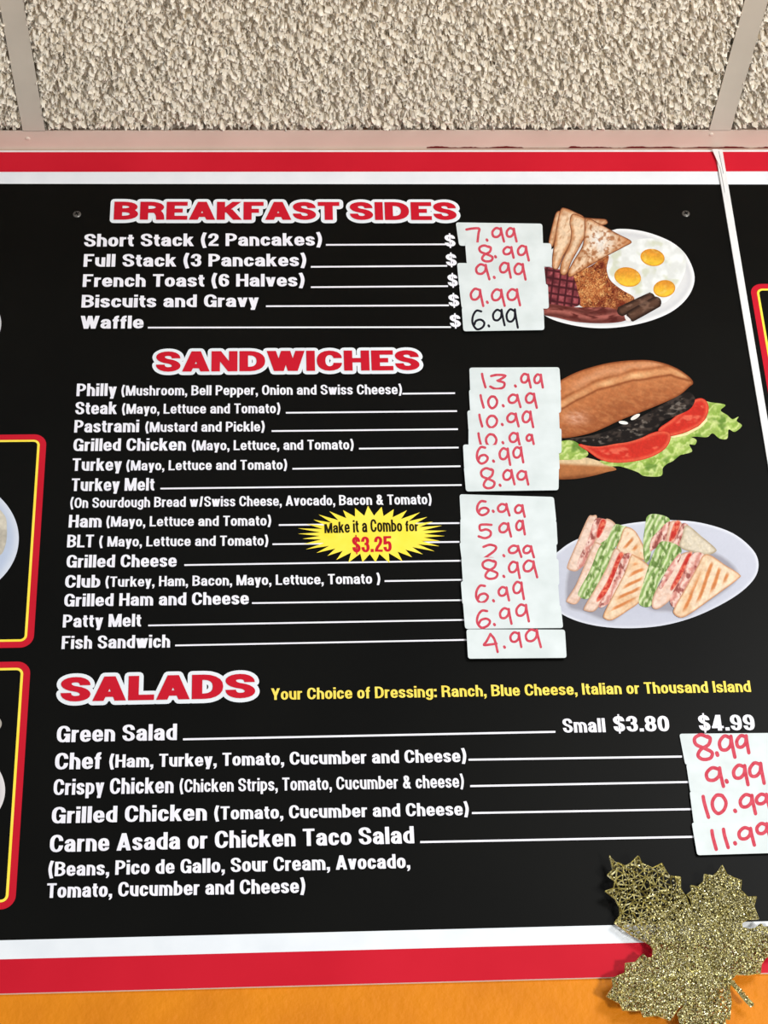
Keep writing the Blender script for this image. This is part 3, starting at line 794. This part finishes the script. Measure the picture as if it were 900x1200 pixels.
pic.patch('tomato_slice', [(510, 335), (570, 290), (640, 225), (680, 204), (708, 212), (722, 240), (714, 280), (684, 318), (630, 346), (575, 362), (530, 365)], tom)
pic.patch('tomato_slice', [(172, 398), (260, 400), (400, 380), (500, 345), (550, 345), (562, 370), (540, 415), (480, 452), (400, 472), (320, 476), (262, 462), (215, 430)], tom)
pic.patch('cheese_edge', [(560, 366), (620, 352), (680, 322), (716, 284), (716, 300), (686, 330), (630, 360), (570, 372)], lambda x, y, d: mix((238, 226, 168), (238, 226, 168), 0*x), smooth=False)
pic.patch('grilled_meat', [(110, 374), (200, 366), (300, 340), (430, 285), (560, 212), (630, 178), (660, 196), (662, 220), (640, 252), (580, 280), (530, 300), (500, 335), (445, 368), (385, 388), (330, 396), (260, 408), (200, 402), (160, 386)],
  lambda x, y, d: mix(mix((30, 25, 23), (66, 56, 50), sm(-.1, .5, fbm(x+y*.5, y*1.6, 24, 91))), (134, 124, 114), .75*sm(.3, .62, fbm(x*.8, y*1.8, 20, 95))*sm(6, 14, d)))
pic.patch('cheese_flake', ell(362, 307, 20, 7, 8), lambda x, y, d: mix((244, 240, 232), (244, 240, 232), 0*x))
pic.patch('cheese_flake', ell(412, 283, 22, 8, -30), lambda x, y, d: mix((238, 232, 222), (244, 240, 232), 0*x))
def bun(x, y, d):
    crest = np.interp(x, [40, 150, 250, 400, 560, 640], [262, 200, 150, 108, 86, 108])
    v_ = y-crest; n = fbm(x*.5, y, 26, 101); f_ = fbm(x*.35+y*.35, y*1.2-x*.5, 11, 105)
    b = mix((190, 116, 70), (160, 90, 52), sm(20, 150, v_))
    b = mix(b, (214, 144, 92), .5+.5*f_ if False else .38*sm(-.4, .7, f_))
    b = mix(b, (236, 184, 132), .85*np.exp(-((v_-4)/15.0)**2)*(.7+.5*n))
    b = mix(b, (130, 66, 34), .75*np.exp(-((v_-22-3*n)/5.0)**2))
    b = mix(b, (138, 72, 36), .6*np.exp(-((v_+20+3*n)/6.0)**2))
    b = mix(b, (222, 160, 118), .7*np.exp(-((v_+42+10*n)/20.0)**2)*sm(90, 200, x))
    b = mix(b, (236, 190, 170), .8*np.exp(-(((x-165)/46)**2+((y-288)/26)**2))*(.6+.5*f_))
    return mix((136, 72, 38), b, sm(0, 12, d))
pic.patch('bread_roll', [(40, 170), (98, 128), (180, 88), (300, 55), (420, 43), (500, 48), (580, 74), (640, 114), (656, 140), (640, 156), (590, 196), (480, 245), (360, 292), (250, 342), (170, 364), (100, 372), (40, 360), (20, 260)], bun)

# --- club sandwich picture
pic = Art(630, 590, 3.333, None)
club = pic.patch('food_picture', [(40, 225), (80, 188), (150, 142), (300, 90), (420, 70), (520, 65), (640, 76), (760, 115), (840, 180), (863, 240), (840, 302), (760, 370), (620, 440), (480, 478), (330, 487), (200, 472), (100, 435), (40, 380), (15, 300)],
  lambda x, y, d: mix(mix((228, 230, 238), (206, 208, 220), sm(2, 14, d)), (188, 190, 204), .8*np.exp(-(((x-440)/300)**2+((y-330)/150)**2))), parent=LB, label='printed picture of club sandwich quarters on a pale oval plate')
pic.root = club
def bread(x, y, d): return mix(mix((196, 150, 122), (236, 208, 190), sm(0, 10, d)), (222, 178, 152), .5*sm(0, .6, fbm(x, y, 16, 111)))
def ham(x, y, d):
    r = np.sin((x*1.1+y*.45)/5.5+3*fbm(x, y, 24, 123))
    return mix(mix((206, 136, 124), (240, 208, 194), .5+.5*r), (140, 66, 60), .85*sm(.05, .5, fbm(x*1.2, y*.7, 13, 121)))
def rough(x, y, d): return mix(mix((196, 52, 44), (228, 120, 92), sm(-.2, .6, fbm(x, y, 10, 131))), (226, 170, 150), .8*(1-sm(0, 6, d)))
def leafy(x, y, d):
    r = np.sin((x*1.5+y*.75)/5.0+2.2*fbm(x, y*.5, 22, 141))
    return mix(mix((136, 168, 92), (216, 224, 178), .5+.5*r), (82, 112, 46), .75*sm(.15, .5, fbm(x*1.3, y*.7, 16, 145)))
def grill(x, y, d, ang, per=31):
    b = mix((240, 214, 184), (230, 192, 152), sm(-.3, .6, fbm(x, y, 40, 151)))
    u = (x*math.cos(ang)+y*math.sin(ang))/per; s_ = sm(.45, .95, .5+.5*np.cos(u*2*math.pi+.6*fbm(x, y, 40, 155)))
    b = mix(b, (204, 116, 58), .85*s_*sm(14, 34, d))
    return mix((196, 138, 98), b, sm(0, 8, d))
def shade(pts): pic.patch('plate_shadow', pts, lambda x, y, d: mix((196, 197, 208), (158, 156, 166), sm(0, 16, d)))
shade([(120, 250), (200, 200), (420, 200), (460, 330), (330, 440), (280, 466), (180, 430), (110, 396)])
shade([(400, 220), (560, 190), (700, 190), (790, 290), (640, 412), (570, 452), (520, 430), (420, 405)])
# rear left quarter
pic.patch('bread_slice', [(200, 50), (214, 47), (232, 52), (218, 130), (175, 235), (152, 264), (120, 258), (117, 238), (150, 160), (180, 90)], bread)
pic.patch('ham_layer', [(224, 62), (262, 66), (262, 120), (230, 175), (186, 238), (156, 256), (162, 215), (200, 130)], ham)
pic.patch('bread_slice', [(262, 62), (306, 82), (300, 120), (262, 160), (226, 178), (222, 150)], bread)
pic.patch('tomato_slice', [(246, 64), (268, 66), (262, 96), (240, 134), (228, 124)], rough)
pic.patch('lettuce', [(300, 84), (330, 86), (352, 96), (330, 140), (290, 182), (252, 176), (240, 160), (272, 136)], leafy)
pic.patch('toast_face', [(340, 94), (372, 100), (396, 130), (428, 200), (420, 222), (380, 208), (310, 186), (322, 140)], lambda x, y, d: grill(x, y, d, 0.7))
# rear right quarter
pic.patch('lettuce', [(430, 48), (470, 42), (516, 62), (500, 110), (452, 170), (436, 222), (418, 226), (412, 160), (420, 90)], leafy)
pic.patch('ham_layer', [(506, 74), (530, 76), (548, 130), (520, 168), (470, 170), (440, 186), (444, 140), (480, 100)], ham)
pic.patch('bread_slice', [(524, 68), (566, 80), (562, 130), (530, 150), (500, 160), (508, 110)], bread)
pic.patch('tomato_slice', [(534, 74), (558, 70), (552, 104), (532, 142), (512, 144)], rough)
pic.patch('ham_layer', [(566, 78), (590, 88), (578, 130), (556, 166), (528, 160), (546, 118)], ham)
pic.patch('toast_face', [(582, 84), (640, 128), (694, 174), (694, 190), (664, 200), (610, 192), (556, 170), (564, 130)], lambda x, y, d: mix(mix((176, 158, 130), (224, 212, 190), sm(0, 12, d)), (206, 192, 164), .5*sm(0, .6, fbm(x, y, 20, 161))))
# front left quarter
pic.patch('bread_slice', [(222, 154), (250, 160), (264, 172), (230, 262), (180, 350), (152, 392), (120, 388), (114, 374), (150, 316), (196, 210)], bread)
pic.patch('lettuce', [(244, 166), (280, 164), (308, 184), (286, 250), (232, 340), (196, 372), (166, 366), (160, 344), (205, 260)], leafy)
pic.patch('bread_slice', [(300, 178), (326, 192), (318, 250), (268, 352), (226, 418), (188, 420), (182, 404), (226, 330), (270, 250)], bread)
pic.patch('tomato_slice', [(316, 196), (338, 202), (318, 262), (276, 346), (236, 384), (232, 368), (272, 300)], rough)
pic.patch('ham_layer', [(334, 204), (374, 206), (350, 280), (298, 370), (252, 406), (240, 392), (282, 326)], ham)
pic.patch('toast_face', [(364, 203), (384, 206), (432, 240), (436, 270), (408, 372), (350, 420), (292, 455), (262, 450), (258, 432), (288, 370), (340, 270)], lambda x, y, d: grill(x, y, d, 1.15))
# front right quarter
pic.patch('lettuce', [(474, 156), (500, 148), (545, 162), (562, 190), (520, 240), (470, 320), (445, 396), (410, 402), (395, 378), (416, 300), (446, 210)], leafy)
pic.patch('bread_slice', [(545, 210), (590, 188), (604, 200), (560, 300), (520, 374), (470, 412), (446, 400), (458, 348), (500, 280)], bread)
pic.patch('ham_layer', [(548, 200), (560, 204), (545, 240), (490, 326), (474, 330), (500, 268)], ham)
pic.patch('tomato_slice', [(586, 196), (604, 200), (572, 276), (530, 336), (518, 330), (548, 270)], rough)
pic.patch('ham_layer', [(604, 198), (652, 202), (632, 260), (590, 330), (552, 396), (528, 404), (518, 368), (560, 290)], ham)
pic.patch('toast_face', [(646, 204), (676, 202), (730, 238), (788, 276), (782, 296), (690, 364), (600, 428), (560, 446), (532, 430), (536, 404), (580, 326), (624, 246)], lambda x, y, d: grill(x, y, d, 0.35, 36))

# --- plates in the framed side pictures (only their edges reach into view)
pic = Art(0, 0, 1.0, f1)
pl = pic.patch('plate_print', ell(-70, 631, 92, 74, 0, 40), lambda x, y, d: mix((226, 232, 244), (198, 210, 232), sm(0, 12, d)), step=3, label='pale blue plate')
pic.root = pl
pic.patch('food_print', [(4, 602), (8, 618), (6, 640), (-6, 655), (-60, 680), (-120, 660), (-130, 620), (-80, 585), (-20, 585)], lambda x, y, d: mix((196, 188, 172), (226, 218, 200), sm(-.4, .5, fbm(x, y, 12, 171))), step=2)
pic = Art(0, 0, 1.0, f2)
pl = pic.patch('plate_print', ell(-88, 926, 94, 62, 0, 40), lambda x, y, d: mix((236, 230, 230), (214, 208, 210), sm(0, 10, d)), step=3, label='white plate')
pic.root = pl
pic.patch('food_print', ell(-60, 848, 62, 22, 0, 24), lambda x, y, d: mix((180, 172, 160), (214, 206, 196), sm(0, 6, d)), step=2)
pic = Art(0, 0, 1.0, LB)
pic.patch('plate_print', ell(-70, 379, 71.5, 46, 0, 40), lambda x, y, d: mix((206, 206, 208), (220, 220, 222), sm(0, 8, d)), step=3, label='white plate at the left frame edge')

# ------------------------------------------------------------------ price labels, each a paper sticker with handwriting
DIG = {
 '0': [[(.75, .06), (.35, .02), (.05, .35), (.12, .75), (.45, 1), (.85, .8), (.98, .4), (.7, .05), (.4, .02)]],
 '1': [[(.3, 0), (.45, .35), (.9, 1)]],
 '2': [[(.1, .15), (.5, 0), (.85, .12), (.75, .4), (.2, .85), (.1, .95), (.5, .9), (1, 1)]],
 '3': [[(.05, .1), (.45, 0), (.95, .05), (.6, .35), (.5, .42), (.9, .55), (.85, .88), (.4, 1), (.02, .85)]],
 '4': [[(.45, 0), (.2, .4), (.02, .62), (.5, .6), (.9, .56)], [(.45, .0), (.75, .3), (1, 1)]],
 '5': [[(.9, .05), (.45, .03), (.1, .1), (.15, .45), (.55, .38), (.85, .55), (.8, .85), (.45, 1), (.02, .88)]],
 '6': [[(.75, .03), (.35, .0), (.05, .3), (.02, .7), (.35, 1), (.8, .9), (.98, .65), (.7, .48), (.3, .55), (.15, .75)]],
 '7': [[(.02, .12), (.45, .06), (.95, .08), (.9, .4), (.82, 1)]],
 '8': [[(.75, .1), (.35, .0), (.02, .15), (.1, .4), (.55, .55), (.95, .72), (.85, .95), (.45, 1), (.2, .85), (.35, .6), (.75, .4), (.85, .15), (.7, .05)]],
 '9': [[(.72, .08), (.35, .0), (.04, .28), (.12, .6), (.45, .64), (.72, .42), (.76, .08)], [(.76, .02), (.82, .35), (1, 1)]],
 '.': [[(.0, .0), (.3, .5)]],
}
def strokes_for(chars, th):
    polys = []
    for c, x0, x1, y0, y1 in chars:
        for s_ in DIG[c]:
            jx, jy = random.uniform(-.04, .04), random.uniform(-.04, .04)
            pts = [(x0+(x1-x0)*(a+jx*b), y0+(y1-y0)*(b+jy*a)) for a, b in s_]
            if c != '.': pts = smooth_open(pts, 5)
            r = th/2*(1.1 if c == '.' else 1)
            polys += ribbon(pts, r)
            for e in (pts[0], pts[-1]): polys.append([(e[0]+r*math.cos(t*math.pi/4), e[1]+r*math.sin(t*math.pi/4)) for t in range(8)])
    return polys
def px_union(name, polys, m, level, parent):
    V, Fc = [], []
    for p in polys:
        a = sum(p[i][0]*p[(i+1) % len(p)][1]-p[(i+1) % len(p)][0]*p[i][1] for i in range(len(p)))
        if abs(a) < 1e-9: continue
        if a < 0: p = p[::-1]
        Fc.append(list(range(len(V), len(V)+len(p)))); V += [Vector(q) for q in p]
    r = delaunay_2d_cdt(V, [], Fc, 1, 1e-6)
    vv = [tuple(P(v[0], v[1], -level)) for v in r[0]]
    fs = [f if not _ccw(r[0], f) else f[::-1] for f, of in zip(r[2], r[5]) if of]
    return link(name, vv, fs, m, parent)

def round_quad(q, r=3.2):
    out = []
    A = [np.array(p, float) for p in q]
    for i in range(4):
        p, a, b = A[i], A[i-1], A[(i+1) % 4]
        u, v_ = p+(a-p)/np.linalg.norm(a-p)*r, p+(b-p)/np.linalg.norm(b-p)*r
        for k in range(5):
            t = k/4; out.append(tuple((1-t)**2*u+2*(1-t)*t*p+t*t*v_))
    return out

def price_label(quad, chars, lab, group, k, ox=0, oy=0, sc=1.0, pen='pen_red', th=2.9, ghost=None):
    yb = -0.0014-0.00042*k
    c = P(*np.mean(quad, 0), yb)
    o = empty('price_label', c); tag(o, lab, 'price label', group)
    pts = pxz(round_quad(quad), yb)
    prism('paper', pts, yb, yb-0.0003, M['label'], o)
    conv = []
    for ch in chars:
        c_, x0, x1, y0, y1 = ch if len(ch) == 5 else (ch[0], ch[1]-3*sc/2.8, ch[1]+3*sc/2.8, ch[2]-2, ch[2]+4)
        conv.append((c_, ox+x0/sc, ox+x1/sc, oy+y0/sc, oy+y1/sc))
    px_union('handwritten_price', strokes_for(conv, th), M[pen], -yb+0.00034, o)
    return o
g1, g2, g3 = 'price labels beside the breakfast sides', 'price labels beside the sandwiches', 'price labels beside the salads'
A4 = dict(ox=340, oy=220, sc=2.8125)
price_label([(534, 260.8), (635.5, 262.3), (636.5, 290), (538, 288)], [('7', 580, 625, 132, 180), ('.', 651, 173), ('9', 665, 704, 133, 178), ('9', 713, 745, 133, 176)], 'white label reading 7.99 in red marker beside Short Stack', g1, 0, **A4)
price_label([(545, 284.3), (646, 285.2), (647, 312.5), (547, 310)], [('8', 623, 668, 190, 242), ('.', 679, 228), ('9', 702, 738, 196, 232), ('9', 750, 786, 192, 238)], 'white label reading 8.99 in red marker beside Full Stack, shifted to the right', g1, 1, **A4)
price_label([(535.5, 308.3), (637.5, 310), (640, 337), (538, 336)], [('9', 612, 655, 252, 300), ('.', 675, 296), ('9', 691, 728, 248, 296), ('9', 738, 776, 250, 302)], 'white label reading 9.99 in red marker beside French Toast', g1, 2, **A4)
price_label([(538, 334), (642, 333), (643.3, 361.8), (541, 361.5)], [('9', 594, 636, 334, 388), ('.', 652, 378), ('9', 664, 706, 336, 390), ('9', 715, 758, 334, 388)], 'white label reading 9.99 in red marker beside Biscuits and Gravy', g1, 3, **A4)
price_label([(541, 360), (637, 361), (638, 386.8), (543, 388.3)], [('6', 600, 640, 405, 466), ('.', 657, 456), ('9', 668, 706, 402, 455), ('9', 712, 750, 400, 462)], 'white label reading 6.99 in black marker beside Waffle', g1, 4, pen='pen_black', th=2.6, **A4)
A5 = dict(ox=340, oy=395, sc=2.727)
price_label([(550, 431), (655.5, 430.5), (657.5, 459), (551, 459)], [('1', 608, 626, 118, 162), ('3', 640, 690, 120, 165), ('.', 722, 157), ('9', 737, 768, 118, 160), ('9', 780, 808, 120, 162)], 'white label reading 13.99 in red marker beside Philly', g2, 0, **A5)
price_label([(549.5, 456.5), (657, 457), (657.5, 484), (551, 483)], [('1', 604, 620, 186, 226), ('0', 632, 662, 190, 228), ('.', 683, 220), ('9', 697, 735, 184, 224), ('9', 752, 788, 180, 226)], 'white label reading 10.99 in red marker beside Steak', g2, 1, **A5)
price_label([(547.5, 481), (655, 482), (656, 508), (549, 506)], [('1', 600, 616, 248, 286), ('0', 628, 662, 252, 290), ('.', 680, 280), ('9', 693, 730, 244, 286), ('9', 742, 776, 238, 290)], 'white label reading 10.99 in red marker beside Pastrami', g2, 2, **A5)
price_label([(549, 502), (658, 502), (658, 531.5), (549, 526)], [('1', 598, 611, 308, 346), ('0', 625, 660, 310, 350), ('.', 682, 338), ('9', 700, 735, 306, 350), ('9', 755, 778, 312, 342)], 'white label reading 10.99 in red marker beside Grilled Chicken, its lower edge covered', g2, 3, **A5)
price_label([(542.5, 521), (654.5, 523), (656, 551), (544, 550)], [('6', 597, 632, 352, 404), ('.', 652, 397), ('9', 668, 704, 355, 408), ('9', 712, 746, 352, 402)], 'white label reading 6.99 in red marker beside Turkey', g2, 4, **A5)
price_label([(543.5, 547), (655, 548), (654.5, 574.5), (546, 576)], [('8', 610, 655, 420, 484), ('.', 673, 474), ('9', 680, 716, 425, 472), ('9', 725, 762, 428, 470)], 'white label reading 8.99 in red marker beside Turkey Melt', g2, 5, **A5)
A6 = dict(ox=340, oy=570, sc=2.727)
price_label([(538.5, 579.3), (649, 582.5), (652, 612), (540, 610)], [('6', 597, 634, 48, 92), ('.', 651, 80), ('9', 663, 700, 56, 94), ('9', 718, 750, 60, 98)], 'white label reading 6.99 in red marker beside Ham, topmost of the lower column', g2, 0, **A6)
price_label([(539.5, 607), (652, 610), (653.5, 639), (539.5, 637)], [('5', 602, 648, 120, 165), ('9', 668, 706, 118, 162), ('9', 722, 750, 110, 155)], 'white label reading 5.99 in red marker beside BLT', g2, 1, **A6)
price_label([(538.5, 635.5), (652, 637), (652.5, 658), (541, 656)], [('2', 612, 665, 186, 234), ('.', 685, 222), ('9', 698, 738, 190, 226), ('9', 745, 778, 190, 226)], 'white label with a red price ending .99 beside Grilled Cheese, first digit half covered', g2, 2, **A6)
price_label([(540.5, 653), (654.5, 655), (655.5, 686), (542.5, 684)], [('8', 615, 665, 236, 296), ('.', 685, 288), ('9', 698, 735, 242, 292), ('9', 745, 788, 238, 290)], 'white label reading 8.99 in red marker beside Club', g2, 3, **A6)
price_label([(540, 681), (654, 684), (656, 711), (542, 709)], [('6', 594, 632, 318, 372), ('.', 652, 366), ('9', 665, 700, 322, 364), ('9', 712, 748, 306, 360)], 'white label reading 6.99 in red marker beside Grilled Ham and Cheese', g2, 4, **A6)
price_label([(542.5, 706), (657, 709), (660, 736), (545, 737)], [('6', 598, 640, 398, 452), ('.', 655, 442), ('9', 670, 708, 390, 438), ('9', 722, 764, 378, 432)], 'white label reading 6.99 in red marker beside Patty Melt', g2, 5, **A6)
price_label([(546.5, 737.6), (662, 738), (664, 771), (548.5, 772)], [('4', 620, 665, 472, 528), ('.', 687, 514), ('9', 703, 740, 466, 512), ('9', 752, 800, 458, 514)], 'white label reading 4.99 in red marker beside Fish Sandwich', g2, 6, **A6)
A7 = dict(ox=790, oy=780, sc=5.0, th=4.2)
price_label([(796, 860), (909, 859), (913, 895), (803, 896.5)], [('8', 118, 228, 405, 548), ('.', 250, 265, 512, 538), ('9', 262, 355, 412, 538), ('9', 365, 440, 412, 515)], 'white label reading 8.99 in red marker beside Chef salad', g3, 0, **A7)
price_label([(804, 895), (914, 894), (918, 928), (809, 929)], [('9', 185, 292, 600, 712), ('.', 306, 318, 674, 690), ('9', 345, 435, 585, 700), ('9', 440, 528, 572, 692)], 'white label reading 9.99 in red marker beside Crispy Chicken', g3, 1, **A7)
price_label([(808, 927.5), (919, 925), (923, 964), (813, 965.5)], [('1', 155, 205, 765, 885), ('0', 220, 305, 758, 868), ('.', 356, 366, 848, 860), ('9', 385, 478, 758, 868), ('9', 480, 560, 755, 840)], 'white label reading 10.99 in red marker beside Grilled Chicken salad', g3, 2, **A7)
price_label([(810.5, 964), (925, 960), (930, 999), (817, 1002.3)], [('1', 208, 252, 968, 1080), ('1', 275, 322, 960, 1070), ('.', 356, 366, 1038, 1050), ('9', 378, 470, 950, 1050), ('9', 482, 562, 925, 1015)], 'white label reading 11.99 in red marker beside the taco salad line', g3, 3, **A7)

# ------------------------------------------------------------------ glitter leaf
def leaf_node(nt, b):
    a = nt.nodes.new('ShaderNodeVertexColor'); a.layer_name = 'ink'
    nt.links.new(a.outputs['Color'], b.inputs['Base Color'])
M['gold'] = mat('gold_glitter', (210, 195, 110), 0.38, 0.5, 0.6, leaf_node)
LP = [(140, 92), (160, 120), (215, 142), (240, 130), (278, 95), (296, 130), (345, 152), (372, 140), (392, 130), (410, 165), (430, 190), (480, 197), (480, 250), (508, 290), (527, 345),
      (536, 330), (528, 300), (512, 278), (535, 262), (530, 235), (562, 244), (590, 220), (596, 182), (635, 192), (660, 170), (680, 140), (700, 180), (735, 200), (772, 210), (768, 255), (800, 290), (845, 290), (832, 335), (855, 395), (800, 398), (772, 415), (776, 438),
      (815, 446), (842, 440), (866, 420), (880, 436), (935, 430), (950, 462), (1000, 480), (985, 520), (1010, 560), (950, 566), (890, 580), (868, 612), (864, 655), (800, 664), (745, 662), (722, 690),
      (716, 730), (724, 790), (716, 880), (694, 872), (700, 925), (660, 940), (640, 985), (600, 960), (560, 990), (540, 950), (500, 945), (478, 900), (466, 850), (492, 822), (500, 800),
      (470, 820), (430, 885), (405, 872), (370, 858), (302, 866), (290, 834), (205, 834), (188, 800), (126, 768), (158, 722), (152, 682), (215, 655), (216, 610), (262, 606), (302, 565), (322, 584), (346, 582), (350, 545), (335, 520),
      (300, 500), (240, 470), (200, 440), (165, 416), (190, 380), (188, 340), (168, 300), (120, 262), (160, 250), (165, 215), (130, 186), (156, 160)]
LPa = np.array(LP, float)
def inside(q, B):
    ins = np.zeros(len(q), bool); dist = np.full(len(q), 1e9); n = len(B)
    for i in range(n):
        a, b = B[i], B[(i+1) % n]; c = ((a[1] > q[:, 1]) != (b[1] > q[:, 1]))
        with np.errstate(all='ignore'): xi = (b[0]-a[0])*(q[:, 1]-a[1])/(b[1]-a[1])+a[0]
        ins ^= c & (q[:, 0] < xi)
        ab = b-a; L2 = max(ab @ ab, 1e-9); t = np.clip(((q-a) @ ab)/L2, 0, 1)
        dist = np.minimum(dist, np.hypot(*(q-a-t[:, None]*ab).T))
    return ins, dist
HUB = np.array([600., 640.])
def leaf_y(x, y):
    """how far the leaf stands off the board: flat on at the middle, lobes lifting"""
    d = np.hypot(x-HUB[0], y-HUB[1])
    return -(0.0045+0.004*np.sin(d/130.0+(x-y)/400.0)**2+0.000008*d)
def leaf_pt(x, y, dy=0.0):
    return P(680+x/4.0909, 980+y/4.0909, float(leaf_y(x, y))+dy)
leaf = empty('maple_leaf_decoration', leaf_pt(*HUB)); tag(leaf, 'gold glitter openwork maple leaf hanging over the lower right corner of the menu board', 'leaf ornament')
def density(x, y):
    """0 = open net (upper left lobe), 1 = thickly glittered"""
    return np.clip(((x-330)*.9+(y-330)*1.0)/330.0+.1, 0, 1)
cand = RNG.uniform((110, 85), (1015, 995), (60000, 2)); ins, dist = inside(cand, LPa); cand = cand[ins & (dist > 6)]
pts = []; grid = {}
for q in cand:
    r = 22.5-8*density(*q); k = (int(q[0]//25), int(q[1]//25)); ok = True
    for a in (-1, 0, 1):
        for b in (-1, 0, 1):
            for o_ in grid.get((k[0]+a, k[1]+b), ()):
                if (o_[0]-q[0])**2+(o_[1]-q[1])**2 < r*r: ok = False; break
            if not ok: break
        if not ok: break
    if ok: grid.setdefault(k, []).append(q); pts.append(q)
# outline subdivided
OUT = []
for i in range(len(LPa)):
    a, b = LPa[i], LPa[(i+1) % len(LPa)]; m_ = max(1, int(np.linalg.norm(b-a)/18))
    for k in range(m_): OUT.append(a+(b-a)*k/m_)
n = len(OUT)
r = delaunay_2d_cdt([Vector(p) for p in OUT]+[Vector(p) for p in pts], [], [list(range(n))], 1, 1e-4)
LV = np.array([tuple(v) for v in r[0]]); edges = set()
for f in r[2]:
    for i in range(3): edges.add((min(f[i], f[(i+1) % 3]), max(f[i], f[(i+1) % 3])))
class Bars:
    def __init__(s): s.v, s.f, s.c = [], [], []
    def add(s, a, b, wa, wb, th, col):
        a3, b3 = leaf_pt(*a), leaf_pt(*b); d = b3-a3; l = np.linalg.norm(d)
        if l < 1e-6: return
        d = d/l; up = np.array([0, -1., 0]); sd = np.cross(d, up); sd /= np.linalg.norm(sd); up = np.cross(sd, d)
        i = len(s.v); tilt = random.uniform(-.9, .9)
        for p, w in ((a3, wa), (b3, wb)):
            s.v += [p-sd*w+up*(-th), p+sd*w+up*(-th), p+sd*w*tilt+up*th]
        s.f += [(i, i+1, i+4, i+3), (i+1, i+2, i+5, i+4), (i+2, i, i+3, i+5), (i, i+2, i+1), (i+3, i+4, i+5)]
        s.c += [col]*6
    def build(s, name, parent):
        o = link(name, s.v, s.f, M['gold'], parent)
        at = o.data.color_attributes.new('ink', 'FLOAT_COLOR', 'POINT')
        L = np.ones((len(s.v), 4), np.float32); L[:, :3] = s2l(np.array(s.c)); at.data.foreach_set('color', L.ravel())
        return o
MM = 0.00018     # one outline unit in metres
GC = [(188, 176, 104), (210, 200, 134), (158, 146, 78), (232, 224, 172), (124, 112, 58)]
bars = Bars()
for a, b in edges:
    if random.random() < 0.10: continue
    w = (2.6+1.6*random.random())*MM
    bars.add(LV[a], LV[b], w, w*random.uniform(.7, 1.2), 0.0005, random.choice(GC))
bars.build('leaf_net', leaf)['kind'] = 'stuff'
rim = Bars()
for i in range(n): rim.add(OUT[i], OUT[(i+1) % n], 3.4*MM, 3.4*MM, 0.0006, random.choice(GC[:4]))
rim.build('leaf_edge', leaf)['label'] = 'raised gold rim'
for tip in ((150, 110), (278, 110), (390, 145), (475, 205), (130, 262), (175, 412)):
    pass
for tips in ([(150, 108)], [(685, 165)], [(985, 500)], [(150, 765)], [(600, 955)]):
    vb = Bars(); tgt = np.array(tips[0], float); m_ = 12; prev = HUB
    for k in range(1, m_+1):
        t = k/m_; q = HUB+(tgt-HUB)*t+np.array([12*math.sin(t*3), -8*math.sin(t*3)])
        vb.add(prev, q, (9*(1-t)+3)*MM, (9*(1-t)+3)*MM, 0.0009, random.choice(GC)); prev = q
    vb.build('leaf_vein', leaf)
sb = Bars(); sp_ = [(640, 655), (690, 668), (722, 692), (760, 735), (790, 775), (826, 812)]
for i in range(len(sp_)-1): sb.add(np.array(sp_[i], float), np.array(sp_[i+1], float), 12*MM, 12*MM, 0.0012, GC[1])
sb.build('leaf_stem', leaf)
# glitter: small bright flakes lying on the net at all tilts
fl = RNG.uniform((110, 85), (1015, 995), (90000, 2)); ins, dist = inside(fl, LPa)
fl = fl[ins]; E = np.array([(LV[a], LV[b]) for a, b in edges])
keep = []
cells = {}
for ei, (a, b) in enumerate(E):
    for t in (0, .25, .5, .75, 1):
        q = a+(b-a)*t; cells.setdefault((int(q[0]//12), int(q[1]//12)), []).append(q)
for q in fl:
    dn = density(*q); c_ = cells.get((int(q[0]//12), int(q[1]//12)), ())
    near = min([math.hypot(*(q-o_)) for o_ in c_], default=99)
    if near < 4.5 and random.random() < .2+.42*dn or random.random() < .62*dn-.05: keep.append(q)
keep += [np.array([722+(826-722)*t+random.uniform(-9, 9), 692+(812-692)*t+random.uniform(-9, 9)]) for t in np.linspace(0, 1, 260)]
gv, gf, gc = [], [], []
for q in keep:
    c3 = leaf_pt(q[0], q[1], -random.uniform(.0003, .0016))
    s_ = random.uniform(2.0, 4.6)*MM
    ax = np.array([random.gauss(0, .55), -1.0, random.gauss(0, .55)]); ax /= np.linalg.norm(ax)
    u = np.cross(ax, (random.random(), .1, random.random()-.5)); u /= np.linalg.norm(u); w_ = np.cross(ax, u)
    i = len(gv); k = random.uniform(.6, 1.0)
    gv += [c3+u*s_, c3+w_*s_*k, c3-u*s_, c3-w_*s_*k]; gf.append((i, i+1, i+2, i+3))
    col = random.choice(GC if random.random() < .62 else [(250, 246, 214), (240, 232, 176), (84, 72, 34), (58, 48, 24), (40, 34, 20)])
    gc += [col]*4
gl = link('glitter', gv, gf, M['gold'], leaf); gl['kind'] = 'stuff'
at = gl.data.color_attributes.new('ink', 'FLOAT_COLOR', 'POINT')
L = np.ones((len(gv), 4), np.float32); L[:, :3] = s2l(np.array(gc)); at.data.foreach_set('color', L.ravel())
